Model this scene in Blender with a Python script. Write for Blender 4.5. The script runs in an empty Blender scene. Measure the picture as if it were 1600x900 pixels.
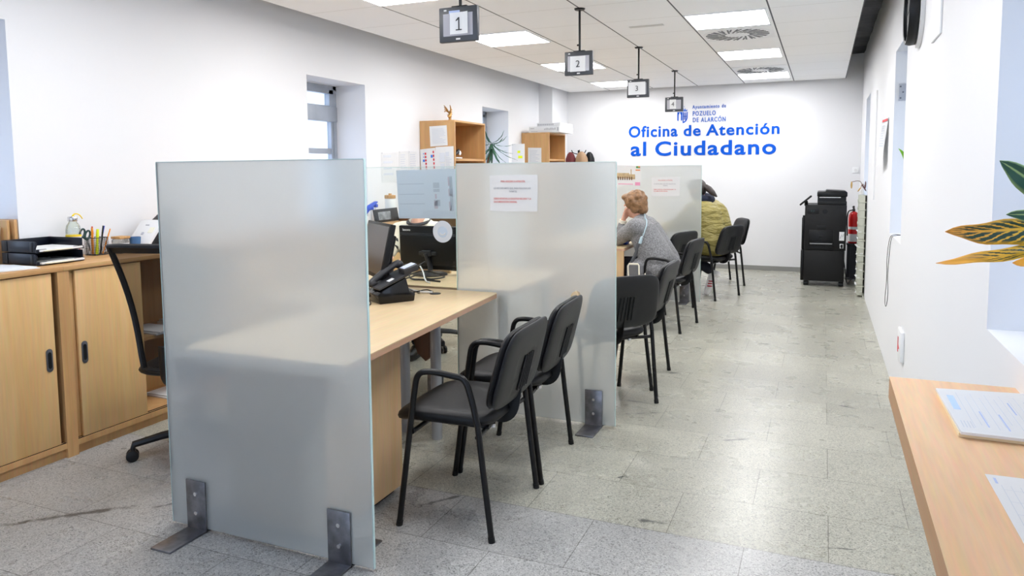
import bpy, bmesh, math, random
from mathutils import Vector, Matrix, Euler
random.seed(7)
SC = bpy.context.scene
COL = SC.collection
PI = math.pi

# ------------------------------------------------------------------ materials
def nmat(name):
    m = bpy.data.materials.new(name); m.use_nodes = True
    nt = m.node_tree; nt.nodes.clear()
    out = nt.nodes.new('ShaderNodeOutputMaterial')
    return m, nt, out
def nd(nt, typ, **kw):
    n = nt.nodes.new(typ)
    for k, v in kw.items():
        if k.startswith('_'): setattr(n, k[1:], v)
        else: n.inputs[k.replace('0_', '')].default_value = v
    return n
def lk(nt, a, b): nt.links.new(a, b)
def c4(c): return (c[0], c[1], c[2], 1.0)
def srgb(r, g, b):
    f = lambda v: ((v/255+.055)/1.055)**2.4 if v/255 > .04045 else v/255/12.92
    return (f(r), f(g), f(b))
def objco(nt, scale=(1, 1, 1), loc=(0, 0, 0)):
    tc = nt.nodes.new('ShaderNodeTexCoord'); mp = nt.nodes.new('ShaderNodeMapping')
    mp.inputs['Scale'].default_value = scale; mp.inputs['Location'].default_value = loc
    lk(nt, tc.outputs['Object'], mp.inputs['Vector']); return mp.outputs['Vector']
def M(name, col, rough=.5, metal=0., spec=.5, var=None, bump=None, col2=None, coat=0., sheen=0.):
    m, nt, out = nmat(name)
    p = nd(nt, 'ShaderNodeBsdfPrincipled')
    p.inputs['Base Color'].default_value = c4(col); p.inputs['Roughness'].default_value = rough
    p.inputs['Metallic'].default_value = metal; p.inputs['Specular IOR Level'].default_value = spec
    p.inputs['Coat Weight'].default_value = coat
    if sheen: p.inputs['Sheen Weight'].default_value = sheen
    v = objco(nt)
    if var:
        n = nd(nt, 'ShaderNodeTexNoise', Scale=var[0], Detail=4.0); lk(nt, v, n.inputs['Vector'])
        mx = nd(nt, 'ShaderNodeMixRGB'); c2 = col2 or tuple(c*(1-var[1]) for c in col)
        mx.inputs['Color1'].default_value = c4(col); mx.inputs['Color2'].default_value = c4(c2)
        r = nd(nt, 'ShaderNodeValToRGB'); r.color_ramp.elements[0].position = .35; r.color_ramp.elements[1].position = .65
        lk(nt, n.outputs['Fac'], r.inputs['Fac']); lk(nt, r.outputs['Color'], mx.inputs['Fac'])
        lk(nt, mx.outputs['Color'], p.inputs['Base Color'])
    if bump:
        n2 = nd(nt, 'ShaderNodeTexNoise', Scale=bump[0], Detail=3.0); lk(nt, v, n2.inputs['Vector'])
        b = nd(nt, 'ShaderNodeBump', Strength=bump[1], Distance=.01)
        lk(nt, n2.outputs['Fac'], b.inputs['Height']); lk(nt, b.outputs['Normal'], p.inputs['Normal'])
    lk(nt, p.outputs['BSDF'], out.inputs['Surface'])
    return m
def wood(name, c1, c2, axis='z', rough=.42, k=1.):
    m, nt, out = nmat(name)
    sc = {'z': (9*k, 9*k, .6*k), 'y': (9*k, .6*k, 9*k), 'x': (.6*k, 9*k, 9*k)}[axis]
    v = objco(nt, sc)
    n = nd(nt, 'ShaderNodeTexNoise', Scale=1.6, Detail=6.0, Distortion=.6); lk(nt, v, n.inputs['Vector'])
    v2 = objco(nt, tuple(s*9 for s in sc))
    n2 = nd(nt, 'ShaderNodeTexNoise', Scale=1.5, Detail=2.0); lk(nt, v2, n2.inputs['Vector'])
    r = nd(nt, 'ShaderNodeValToRGB'); r.color_ramp.elements[0].position = .3; r.color_ramp.elements[1].position = .72
    r.color_ramp.elements[0].color = c4(c1); r.color_ramp.elements[1].color = c4(c2)
    lk(nt, n.outputs['Fac'], r.inputs['Fac'])
    mx = nd(nt, 'ShaderNodeMixRGB', _blend_type='MULTIPLY'); mx.inputs['Fac'].default_value = .25
    lk(nt, r.outputs['Color'], mx.inputs['Color1']); lk(nt, n2.outputs['Color'], mx.inputs['Color2'])
    p = nd(nt, 'ShaderNodeBsdfPrincipled', Roughness=rough); p.inputs['Specular IOR Level'].default_value = .4
    lk(nt, mx.outputs['Color'], p.inputs['Base Color']); lk(nt, p.outputs['BSDF'], out.inputs['Surface'])
    return m
def emit(name, col, s):
    m, nt, out = nmat(name); e = nd(nt, 'ShaderNodeEmission', Strength=s); e.inputs['Color'].default_value = c4(col)
    lk(nt, e.outputs['Emission'], out.inputs['Surface']); return m
def clear_glass(name, tint=(.93, .97, .96), gloss=.06):
    m, nt, out = nmat(name)
    t = nd(nt, 'ShaderNodeBsdfTransparent'); t.inputs['Color'].default_value = c4(tint)
    g = nd(nt, 'ShaderNodeBsdfGlossy', Roughness=.02)
    lw = nd(nt, 'ShaderNodeLayerWeight', Blend=.25)
    mr = nd(nt, 'ShaderNodeMath', _operation='MULTIPLY_ADD'); mr.inputs[1].default_value = .5; mr.inputs[2].default_value = gloss*.4
    lk(nt, lw.outputs['Fresnel'], mr.inputs[0])
    mx = nd(nt, 'ShaderNodeMixShader'); lk(nt, mr.outputs[0], mx.inputs['Fac'])
    lk(nt, t.outputs[0], mx.inputs[1]); lk(nt, g.outputs[0], mx.inputs[2]); lk(nt, mx.outputs[0], out.inputs['Surface'])
    return m
def frosted(name, col, through=.4):
    m, nt, out = nmat(name)
    d = nd(nt, 'ShaderNodeBsdfDiffuse'); d.inputs['Color'].default_value = c4(col)
    t = nd(nt, 'ShaderNodeBsdfTranslucent'); t.inputs['Color'].default_value = c4(col)
    r = nd(nt, 'ShaderNodeBsdfRefraction', Roughness=.36, IOR=1.12); r.inputs['Color'].default_value = c4(tuple(min(1, c*1.22) for c in col))
    a = nd(nt, 'ShaderNodeMixShader'); a.inputs['Fac'].default_value = .55
    lk(nt, d.outputs[0], a.inputs[1]); lk(nt, t.outputs[0], a.inputs[2])
    b = nd(nt, 'ShaderNodeMixShader'); b.inputs['Fac'].default_value = through
    lk(nt, a.outputs[0], b.inputs[1]); lk(nt, r.outputs[0], b.inputs[2])
    g = nd(nt, 'ShaderNodeBsdfGlossy', Roughness=.28)
    fr = nd(nt, 'ShaderNodeFresnel', IOR=1.45)
    c = nd(nt, 'ShaderNodeMixShader'); lk(nt, fr.outputs[0], c.inputs['Fac'])
    lk(nt, b.outputs[0], c.inputs[1]); lk(nt, g.outputs[0], c.inputs[2]); lk(nt, c.outputs[0], out.inputs['Surface'])
    return m
def paper_mat(name, col, trans=.25):
    m, nt, out = nmat(name)
    d = nd(nt, 'ShaderNodeBsdfDiffuse'); d.inputs['Color'].default_value = c4(col)
    t = nd(nt, 'ShaderNodeBsdfTranslucent'); t.inputs['Color'].default_value = c4(col)
    a = nd(nt, 'ShaderNodeMixShader'); a.inputs['Fac'].default_value = trans
    lk(nt, d.outputs[0], a.inputs[1]); lk(nt, t.outputs[0], a.inputs[2]); lk(nt, a.outputs[0], out.inputs['Surface'])
    return m

WHITE = M('wall_paint', (.78, .785, .80), .75, spec=.25, bump=(60, .03))
WHITE_TRIM = M('white_paint', (.84, .85, .86), .5)
ALU = M('aluminium_frame', (.42, .46, .52), .45, .3, var=(6, .15))
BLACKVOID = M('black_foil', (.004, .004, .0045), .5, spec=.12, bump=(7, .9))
BEECH = wood('beech_board', srgb(196, 150, 98), srgb(214, 170, 116), 'z')
BEECHY = wood('beech_board_long', srgb(196, 150, 98), srgb(214, 170, 116), 'y')
DOORW = wood('beech_door', srgb(214, 170, 110), srgb(230, 192, 136), 'z', k=.7)
DESKW = wood('maple_desk_top', srgb(216, 190, 148), srgb(226, 202, 162), 'y', .33)
DESKP = wood('maple_desk_panel', srgb(214, 176, 130), srgb(224, 190, 146), 'z', .42)
EDGEW = wood('desk_edge_band', srgb(208, 166, 134), srgb(216, 176, 146), 'y', .45)
COUNTW = wood('counter_board', srgb(234, 190, 144), srgb(243, 204, 162), 'y', .4)
COUNTE = wood('counter_edge', srgb(192, 146, 102), srgb(202, 158, 114), 'y', .5)
DKWOOD = wood('dark_brown_wood', srgb(96, 60, 34), srgb(120, 78, 46), 'z')
INTER = wood('bookcase_inside', srgb(180, 130, 78), srgb(196, 146, 92), 'z')
BLK = M('black_plastic', (.007, .0075, .0085), .42, spec=.3, var=(30, .15))
BLKSEAT = M('black_seat_vinyl', (.006, .0062, .0072), .46, spec=.27, bump=(260, .12))
BLKMET = M('black_powder_coated_steel', (.005, .005, .0055), .36, spec=.3)
SHELL = M('charcoal_plastic_shell', (.010, .0108, .0125), .42, spec=.33, bump=(380, .15))
GLOSSBLK = M('glossy_black_plastic', (.006, .006, .0065), .18, spec=.35)
MESHBLK = None
DKGREY = M('dark_grey_plastic', (.026, .027, .031), .42, spec=.4)
GREYPL = M('grey_plastic', (.30, .31, .32), .45)
LTGREY = M('light_grey_plastic', (.72, .72, .72), .5)
BEIGEPL = M('beige_grey_plastic', (.50, .51, .43), .5)
STEEL = M('brushed_dark_steel', (.16, .17, .20), .42, .75, var=(14, .25))
STEELV = M('mill_steel_plate', (.27, .27, .29), .36, .85, var=(22, .35))
CHROME = M('polished_steel', (.7, .7, .72), .18, 1.)
SILVER = M('silver_leg', (.42, .44, .47), .4, .5)
RED = M('extinguisher_red', srgb(206, 26, 28), .3)
BLUE = M('sign_blue', (.0, .088, .56), .5, spec=.15)
BLUEMID = M('logo_blue', srgb(52, 106, 200), .5)
PAPER = paper_mat('white_paper', (.86, .87, .88))
PAPERBACK = paper_mat('paper_seen_from_behind', (.76, .80, .87), .45)
INK = M('black_ink', (.03, .03, .035), .6)
GREYINK = M('grey_print', (.45, .46, .5), .7)
PALEINK = M('faint_print', (.66, .70, .77), .7)
REDINK = M('red_print', srgb(222, 140, 138), .7)
REDPRINT = M('bright_red_print', srgb(208, 52, 62), .7)
BLUEINK = M('blue_print', srgb(176, 192, 228), .7)
GLASS = clear_glass('window_glass')
PART_GLASS = clear_glass('clear_partition_glass', (.955, .985, .98), .05)
FROST = frosted('frosted_glass', (.90, .945, .925), .48)
GEDGE = M('glass_edge', (.55, .72, .70), .2)
GOLD = M('gold_metal', (.55, .33, .12), .35, .8)
TERRA = M('white_ceramic', (.82, .82, .82), .35)
CORK = M('cork', srgb(204, 160, 104), .7, var=(60, .3))
SKIN = M('skin', srgb(224, 172, 146), .55, var=(9, .08))
NAVY = M('navy_denim', srgb(16, 20, 36), .8, var=(90, .25))
NAVYSC = M('navy_scarf', srgb(24, 30, 50), .9, bump=(60, .4))
CREAM = M('cream_knit', srgb(232, 226, 208), .9, bump=(220, .25))
COATG = M('grey_boucle_wool', srgb(150, 150, 152), .95, var=(85, .5), bump=(120, .9), sheen=.2)
HAIRB = M('auburn_hair', srgb(142, 104, 68), .5, var=(38, .4), bump=(70, .6))
HAIRD = M('dark_brown_hair', srgb(44, 32, 28), .45, var=(40, .3), bump=(70, .5))
STRAPB = M('pale_blue_strap', srgb(190, 212, 220), .6)
STRAPG = M('grey_strap', srgb(98, 100, 104), .7)
WHITELEA = M('white_leather', (.82, .8, .8), .5)
REDSTR = M('red_stripe', srgb(176, 50, 66), .6)
MAROON = M('maroon_cloth', srgb(104, 44, 48), .85)
TAN = M('tan_leather', srgb(158, 128, 98), .6)
CLOUDW = M('off_white_box', (.74, .76, .78), .55)
GREENL = M('fresh_green_leaf', srgb(120, 186, 48), .4, var=(25, .2))
DRACA = M('dark_green_leaf', srgb(66, 112, 84), .45, var=(20, .35))
SOIL = M('soil', (.06, .045, .03), .9)
YELLOW = M('yellow_rubber', srgb(245, 210, 20), .5)
HILITE = M('highlighter_yellow', srgb(226, 240, 30), .5)
ORANGE = M('orange_plastic', srgb(240, 150, 40), .5)
BLUEPL = M('blue_plastic', srgb(18, 70, 190), .35)
TEAL = M('dark_teal_plastic', srgb(20, 58, 58), .4)
CUPBLUE = M('slate_blue_ceramic', srgb(62, 104, 150), .45)
TRAYNAVY = M('smoked_black_plastic', (.005, .007, .014), .3, spec=.35)
LIGHT = emit('led_diffuser', (.985, .985, 1.), 11.5)
SCREENG = M('screen_glass', (.035, .037, .04), .25)
LCD = M('phone_display', (.55, .6, .75), .3)

# quilted jacket, croton leaf, mesh back, floor, ceiling
def quilt():
    m, nt, out = nmat('khaki_quilted_nylon'); v = objco(nt, (1, 1, 1))
    sx = nd(nt, 'ShaderNodeSeparateXYZ'); lk(nt, v, sx.inputs[0])
    def tri(a, b):
        s = nd(nt, 'ShaderNodeMath', _operation='MULTIPLY_ADD'); lk(nt, a, s.inputs[0]); s.inputs[1].default_value = .55; lk(nt, b, s.inputs[2])
        k = nd(nt, 'ShaderNodeMath', _operation='MULTIPLY'); lk(nt, s.outputs[0], k.inputs[0]); k.inputs[1].default_value = 15.
        p = nd(nt, 'ShaderNodeMath', _operation='PINGPONG'); lk(nt, k.outputs[0], p.inputs[0]); p.inputs[1].default_value = 1.
        return p.outputs[0]
    ad = nd(nt, 'ShaderNodeMath', _operation='SUBTRACT'); lk(nt, sx.outputs['Y'], ad.inputs[0]); lk(nt, sx.outputs['X'], ad.inputs[1])
    ng = nd(nt, 'ShaderNodeMath', _operation='MULTIPLY'); lk(nt, ad.outputs[0], ng.inputs[0]); ng.inputs[1].default_value = -1.
    mn = nd(nt, 'ShaderNodeMath', _operation='MINIMUM'); lk(nt, tri(ad.outputs[0], sx.outputs['Z']), mn.inputs[0]); lk(nt, tri(ng.outputs[0], sx.outputs['Z']), mn.inputs[1])
    pw = nd(nt, 'ShaderNodeMath', _operation='POWER'); lk(nt, mn.outputs[0], pw.inputs[0]); pw.inputs[1].default_value = .5
    ns = nd(nt, 'ShaderNodeTexNoise', Scale=16., Detail=3.); v3 = objco(nt, (1, 1, 3)); lk(nt, v3, ns.inputs['Vector'])
    a2 = nd(nt, 'ShaderNodeMath', _operation='MULTIPLY_ADD'); lk(nt, ns.outputs['Fac'], a2.inputs[0]); a2.inputs[1].default_value = 1.4; lk(nt, pw.outputs[0], a2.inputs[2])
    b = nd(nt, 'ShaderNodeBump', Strength=.9, Distance=.02); lk(nt, a2.outputs[0], b.inputs['Height'])
    p = nd(nt, 'ShaderNodeBsdfPrincipled', Roughness=.5); p.inputs['Base Color'].default_value = c4(srgb(150, 138, 74))
    lk(nt, b.outputs['Normal'], p.inputs['Normal']); lk(nt, p.outputs[0], out.inputs['Surface']); return m
KHAKI = quilt()
def croton(name, ylw):
    m, nt, out = nmat(name)
    tc = nt.nodes.new('ShaderNodeTexCoord'); sx = nd(nt, 'ShaderNodeSeparateXYZ'); lk(nt, tc.outputs['UV'], sx.inputs[0])
    ab = nd(nt, 'ShaderNodeMath', _operation='ABSOLUTE'); lk(nt, sx.outputs['Y'], ab.inputs[0])
    s = nd(nt, 'ShaderNodeMath', _operation='MULTIPLY_ADD'); lk(nt, ab.outputs[0], s.inputs[0]); s.inputs[1].default_value = -.28; lk(nt, sx.outputs['X'], s.inputs[2])
    ns = nd(nt, 'ShaderNodeTexNoise', Scale=9., Detail=3.); lk(nt, tc.outputs['UV'], ns.inputs['Vector'])
    s2 = nd(nt, 'ShaderNodeMath', _operation='MULTIPLY_ADD'); lk(nt, ns.outputs['Fac'], s2.inputs[0]); s2.inputs[1].default_value = .09; lk(nt, s.outputs[0], s2.inputs[2])
    k = nd(nt, 'ShaderNodeMath', _operation='MULTIPLY'); lk(nt, s2.outputs[0], k.inputs[0]); k.inputs[1].default_value = 17.
    pp = nd(nt, 'ShaderNodeMath', _operation='PINGPONG'); lk(nt, k.outputs[0], pp.inputs[0]); pp.inputs[1].default_value = 1.
    # green where |v| away from midrib/edge and between veins
    e1 = nd(nt, 'ShaderNodeMapRange'); lk(nt, ab.outputs[0], e1.inputs[0]); e1.inputs[1].default_value = .05; e1.inputs[2].default_value = .16
    e2 = nd(nt, 'ShaderNodeMapRange'); lk(nt, ab.outputs[0], e2.inputs[0]); e2.inputs[1].default_value = 1.0; e2.inputs[2].default_value = .72
    e3 = nd(nt, 'ShaderNodeMapRange'); lk(nt, pp.outputs[0], e3.inputs[0]); e3.inputs[1].default_value = .22+.36*ylw; e3.inputs[2].default_value = .36+.36*ylw
    e4 = nd(nt, 'ShaderNodeMapRange'); lk(nt, sx.outputs['X'], e4.inputs[0]); e4.inputs[1].default_value = 1.0-.25*ylw; e4.inputs[2].default_value = .80-.25*ylw
    m1 = nd(nt, 'ShaderNodeMath', _operation='MULTIPLY'); lk(nt, e1.outputs[0], m1.inputs[0]); lk(nt, e2.outputs[0], m1.inputs[1])
    m2 = nd(nt, 'ShaderNodeMath', _operation='MULTIPLY'); lk(nt, e3.outputs[0], m2.inputs[0]); lk(nt, e4.outputs[0], m2.inputs[1])
    m3 = nd(nt, 'ShaderNodeMath', _operation='MULTIPLY'); lk(nt, m1.outputs[0], m3.inputs[0]); lk(nt, m2.outputs[0], m3.inputs[1])
    yc = nd(nt, 'ShaderNodeMixRGB'); yc.inputs[1].default_value = c4(srgb(224, 190, 40)); yc.inputs[2].default_value = c4(srgb(228, 160, 70))
    lk(nt, sx.outputs['X'], yc.inputs[0])
    mx = nd(nt, 'ShaderNodeMixRGB'); lk(nt, m3.outputs[0], mx.inputs[0]); lk(nt, yc.outputs[0], mx.inputs[1]); mx.inputs[2].default_value = c4(srgb(30, 66, 56))
    if ylw < -.5:
        yc.inputs[1].default_value = c4(srgb(150, 180, 120)); yc.inputs[2].default_value = c4(srgb(150, 180, 120)); mx.inputs[2].default_value = c4(srgb(36, 82, 66))
    p = nd(nt, 'ShaderNodeBsdfPrincipled', Roughness=.35); lk(nt, mx.outputs[0], p.inputs['Base Color']); lk(nt, p.outputs[0], out.inputs['Surface'])
    return m
CROT = croton('croton_leaf_yellow_veined', 0.); CROTY = croton('croton_leaf_mostly_yellow', .9); CROTG = croton('croton_leaf_green', -1.)
def meshback():
    m, nt, out = nmat('black_mesh_fabric')
    d = nd(nt, 'ShaderNodeBsdfDiffuse'); d.inputs['Color'].default_value = (.012, .012, .013, 1)
    t = nd(nt, 'ShaderNodeBsdfTransparent')
    mx = nd(nt, 'ShaderNodeMixShader'); mx.inputs[0].default_value = .74
    lk(nt, t.outputs[0], mx.inputs[1]); lk(nt, d.outputs[0], mx.inputs[2]); lk(nt, mx.outputs[0], out.inputs[0]); return m
MESHBLK = meshback()
def floor_mat():
    m, nt, out = nmat('granite_floor_tiles')
    v = objco(nt, (1, 1, 1), (-.055, -.04, 0))
    br = nd(nt, 'ShaderNodeTexBrick', Scale=1.0); br.offset = .5; br.offset_frequency = 2
    br.inputs['Brick Width'].default_value = .6; br.inputs['Row Height'].default_value = .4
    br.inputs['Mortar Size'].default_value = .0021; br.inputs['Mortar Smooth'].default_value = .3; br.inputs['Bias'].default_value = 0
    br.inputs['Color1'].default_value = (.90, .90, .90, 1); br.inputs['Color2'].default_value = (1.06, 1.06, 1.06, 1); br.inputs['Mortar'].default_value = (.42, .41, .39, 1)
    lk(nt, v, br.inputs['Vector'])
    sx = nd(nt, 'ShaderNodeSeparateXYZ'); lk(nt, objco(nt), sx.inputs[0])
    st = nd(nt, 'ShaderNodeMath', _operation='GREATER_THAN'); lk(nt, sx.outputs['Y'], st.inputs[0]); st.inputs[1].default_value = 2.84
    base = nd(nt, 'ShaderNodeMixRGB'); lk(nt, st.outputs[0], base.inputs[0])
    base.inputs[1].default_value = c4((.395, .395, .385)); base.inputs[2].default_value = c4((.42, .415, .35))
    wn = nd(nt, 'ShaderNodeTexNoise', Scale=60., Detail=2.); lk(nt, objco(nt), wn.inputs['Vector'])
    wa = nd(nt, 'ShaderNodeMixRGB', _blend_type='ADD'); wa.inputs[0].default_value = .012; lk(nt, objco(nt), wa.inputs[1]); lk(nt, wn.outputs['Color'], wa.inputs[2])
    n1 = nd(nt, 'ShaderNodeTexVoronoi', Scale=235., Randomness=1.); lk(nt, wa.outputs[0], n1.inputs['Vector'])
    sp = nd(nt, 'ShaderNodeSeparateXYZ'); lk(nt, n1.outputs['Color'], sp.inputs[0])
    r1 = nd(nt, 'ShaderNodeValToRGB'); e = r1.color_ramp.elements
    e[0].position = .0; e[0].color = (.38, .38, .38, 1); e[1].position = .16; e[1].color = (.72, .72, .72, 1)
    for ps, cv in ((.30, .90), (.62, 1.04), (.86, 1.14), (1., 1.4)):
        x = r1.color_ramp.elements.new(ps); x.color = (cv, cv, cv, 1)
    lk(nt, sp.outputs[0], r1.inputs['Fac'])
    n2 = nd(nt, 'ShaderNodeTexNoise', Scale=1.1, Detail=3.); lk(nt, objco(nt), n2.inputs['Vector'])
    r2 = nd(nt, 'ShaderNodeValToRGB'); r2.color_ramp.elements[0].color = (.86, .86, .86, 1); r2.color_ramp.elements[1].color = (1.08, 1.08, 1.08, 1)
    r2.color_ramp.elements[0].position = .3; r2.color_ramp.elements[1].position = .7; lk(nt, n2.outputs['Fac'], r2.inputs['Fac'])
    def mul(a, b):
        k = nd(nt, 'ShaderNodeMixRGB', _blend_type='MULTIPLY'); k.inputs[0].default_value = 1; lk(nt, a, k.inputs[1]); lk(nt, b, k.inputs[2]); return k.outputs[0]
    c = mul(mul(mul(base.outputs[0], r1.outputs[0]), br.outputs['Color']), r2.outputs[0])
    # worn chips and cracks: dark scratches of their own shape
    nz = nd(nt, 'ShaderNodeTexNoise', Scale=14., Detail=4.); lk(nt, objco(nt), nz.inputs['Vector'])
    for (px, py, lx, ly, rot) in ((-.62, 2.915, .085, .022, .15), (-.425, 3.985, .10, .018, .5), (-1.50, 2.79, .16, .018, .9), (.10, 2.97, .09, .007, .2), (.17, 4.82, .10, .012, -.3), (-2.95, 2.02, .30, .03, .75), (-2.6, 2.3, .16, .015, .9), (-.95, 4.25, .14, .012, .5), (-.85, 3.30, .06, .012, .8), (-.42, 6.35, .08, .02, .1), (.03, 6.9, .06, .02, 0), (-.9, 6.0, .09, .012, -.4), (-1.05, 4.45, .16, .012, -.1), (.40, 6.75, .05, .03, 0), (-.95, 5.2, .05, .02, .5), (.0, 5.8, .07, .01, .2)):
        mp = nt.nodes.new('ShaderNodeMapping'); mp.vector_type = 'TEXTURE'
        mp.inputs['Location'].default_value = (px, py, 0); mp.inputs['Rotation'].default_value = (0, 0, rot); mp.inputs['Scale'].default_value = (lx, ly, 1)
        tc = nt.nodes.new('ShaderNodeTexCoord'); lk(nt, tc.outputs['Object'], mp.inputs['Vector'])
        ln = nd(nt, 'ShaderNodeVectorMath', _operation='LENGTH'); lk(nt, mp.outputs[0], ln.inputs[0])
        ad = nd(nt, 'ShaderNodeMath', _operation='MULTIPLY_ADD'); lk(nt, nz.outputs['Fac'], ad.inputs[0]); ad.inputs[1].default_value = 2.6; lk(nt, ln.outputs['Value'], ad.inputs[2])
        mr = nd(nt, 'ShaderNodeMapRange'); lk(nt, ad.outputs[0], mr.inputs[0]); mr.inputs[1].default_value = 1.55; mr.inputs[2].default_value = 2.1; mr.inputs[3].default_value = .82; mr.inputs[4].default_value = 0.
        k = nd(nt, 'ShaderNodeMixRGB'); lk(nt, mr.outputs[0], k.inputs[0]); lk(nt, c, k.inputs[1]); k.inputs[2].default_value = (.03, .03, .03, 1); c = k.outputs[0]
    p = nd(nt, 'ShaderNodeBsdfPrincipled', Roughness=.3); lk(nt, c, p.inputs['Base Color']); p.inputs['Specular IOR Level'].default_value = .5
    n3 = nd(nt, 'ShaderNodeTexNoise', Scale=5., Detail=4.); lk(nt, objco(nt), n3.inputs['Vector'])
    mr = nd(nt, 'ShaderNodeMapRange'); lk(nt, n3.outputs['Fac'], mr.inputs[0]); mr.inputs[1].default_value = .3; mr.inputs[2].default_value = .7; mr.inputs[3].default_value = .265; mr.inputs[4].default_value = .295
    lk(nt, mr.outputs[0], p.inputs['Roughness'])
    lk(nt, p.outputs[0], out.inputs['Surface']); return m
FLOORM = floor_mat()
def ceil_mat():
    m, nt, out = nmat('ceiling_tiles'); sx = nd(nt, 'ShaderNodeSeparateXYZ'); lk(nt, objco(nt), sx.inputs[0])
    def line(sock, off, per, w):
        a = nd(nt, 'ShaderNodeMath', _operation='SUBTRACT'); lk(nt, sock, a.inputs[0]); a.inputs[1].default_value = off
        pp = nd(nt, 'ShaderNodeMath', _operation='PINGPONG'); lk(nt, a.outputs[0], pp.inputs[0]); pp.inputs[1].default_value = per/2
        l = nd(nt, 'ShaderNodeMath', _operation='LESS_THAN'); lk(nt, pp.outputs[0], l.inputs[0]); l.inputs[1].default_value = w/2; return l.outputs[0]
    ly = line(sx.outputs['X'], -.4125, .6555, .012); lx = line(sx.outputs['Y'], 5.985, .648, .006)
    n = nd(nt, 'ShaderNodeTexNoise', Scale=.9, Detail=2.); lk(nt, objco(nt), n.inputs['Vector'])
    r = nd(nt, 'ShaderNodeValToRGB'); r.color_ramp.elements[0].color = (.89, .895, .90, 1); r.color_ramp.elements[1].color = (.94, .945, .95, 1); lk(nt, n.outputs['Fac'], r.inputs[0])
    a = nd(nt, 'ShaderNodeMixRGB'); lk(nt, lx, a.inputs[0]); lk(nt, r.outputs[0], a.inputs[1]); a.inputs[2].default_value = (.62, .615, .60, 1)
    b = nd(nt, 'ShaderNodeMixRGB'); lk(nt, ly, b.inputs[0]); lk(nt, a.outputs[0], b.inputs[1]); b.inputs[2].default_value = (.10, .10, .11, 1)
    p = nd(nt, 'ShaderNodeBsdfPrincipled', Roughness=.7); lk(nt, b.outputs[0], p.inputs['Base Color']); p.inputs['Specular IOR Level'].default_value = .25
    lk(nt, p.outputs[0], out.inputs['Surface']); return m
CEILM = ceil_mat()

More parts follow.
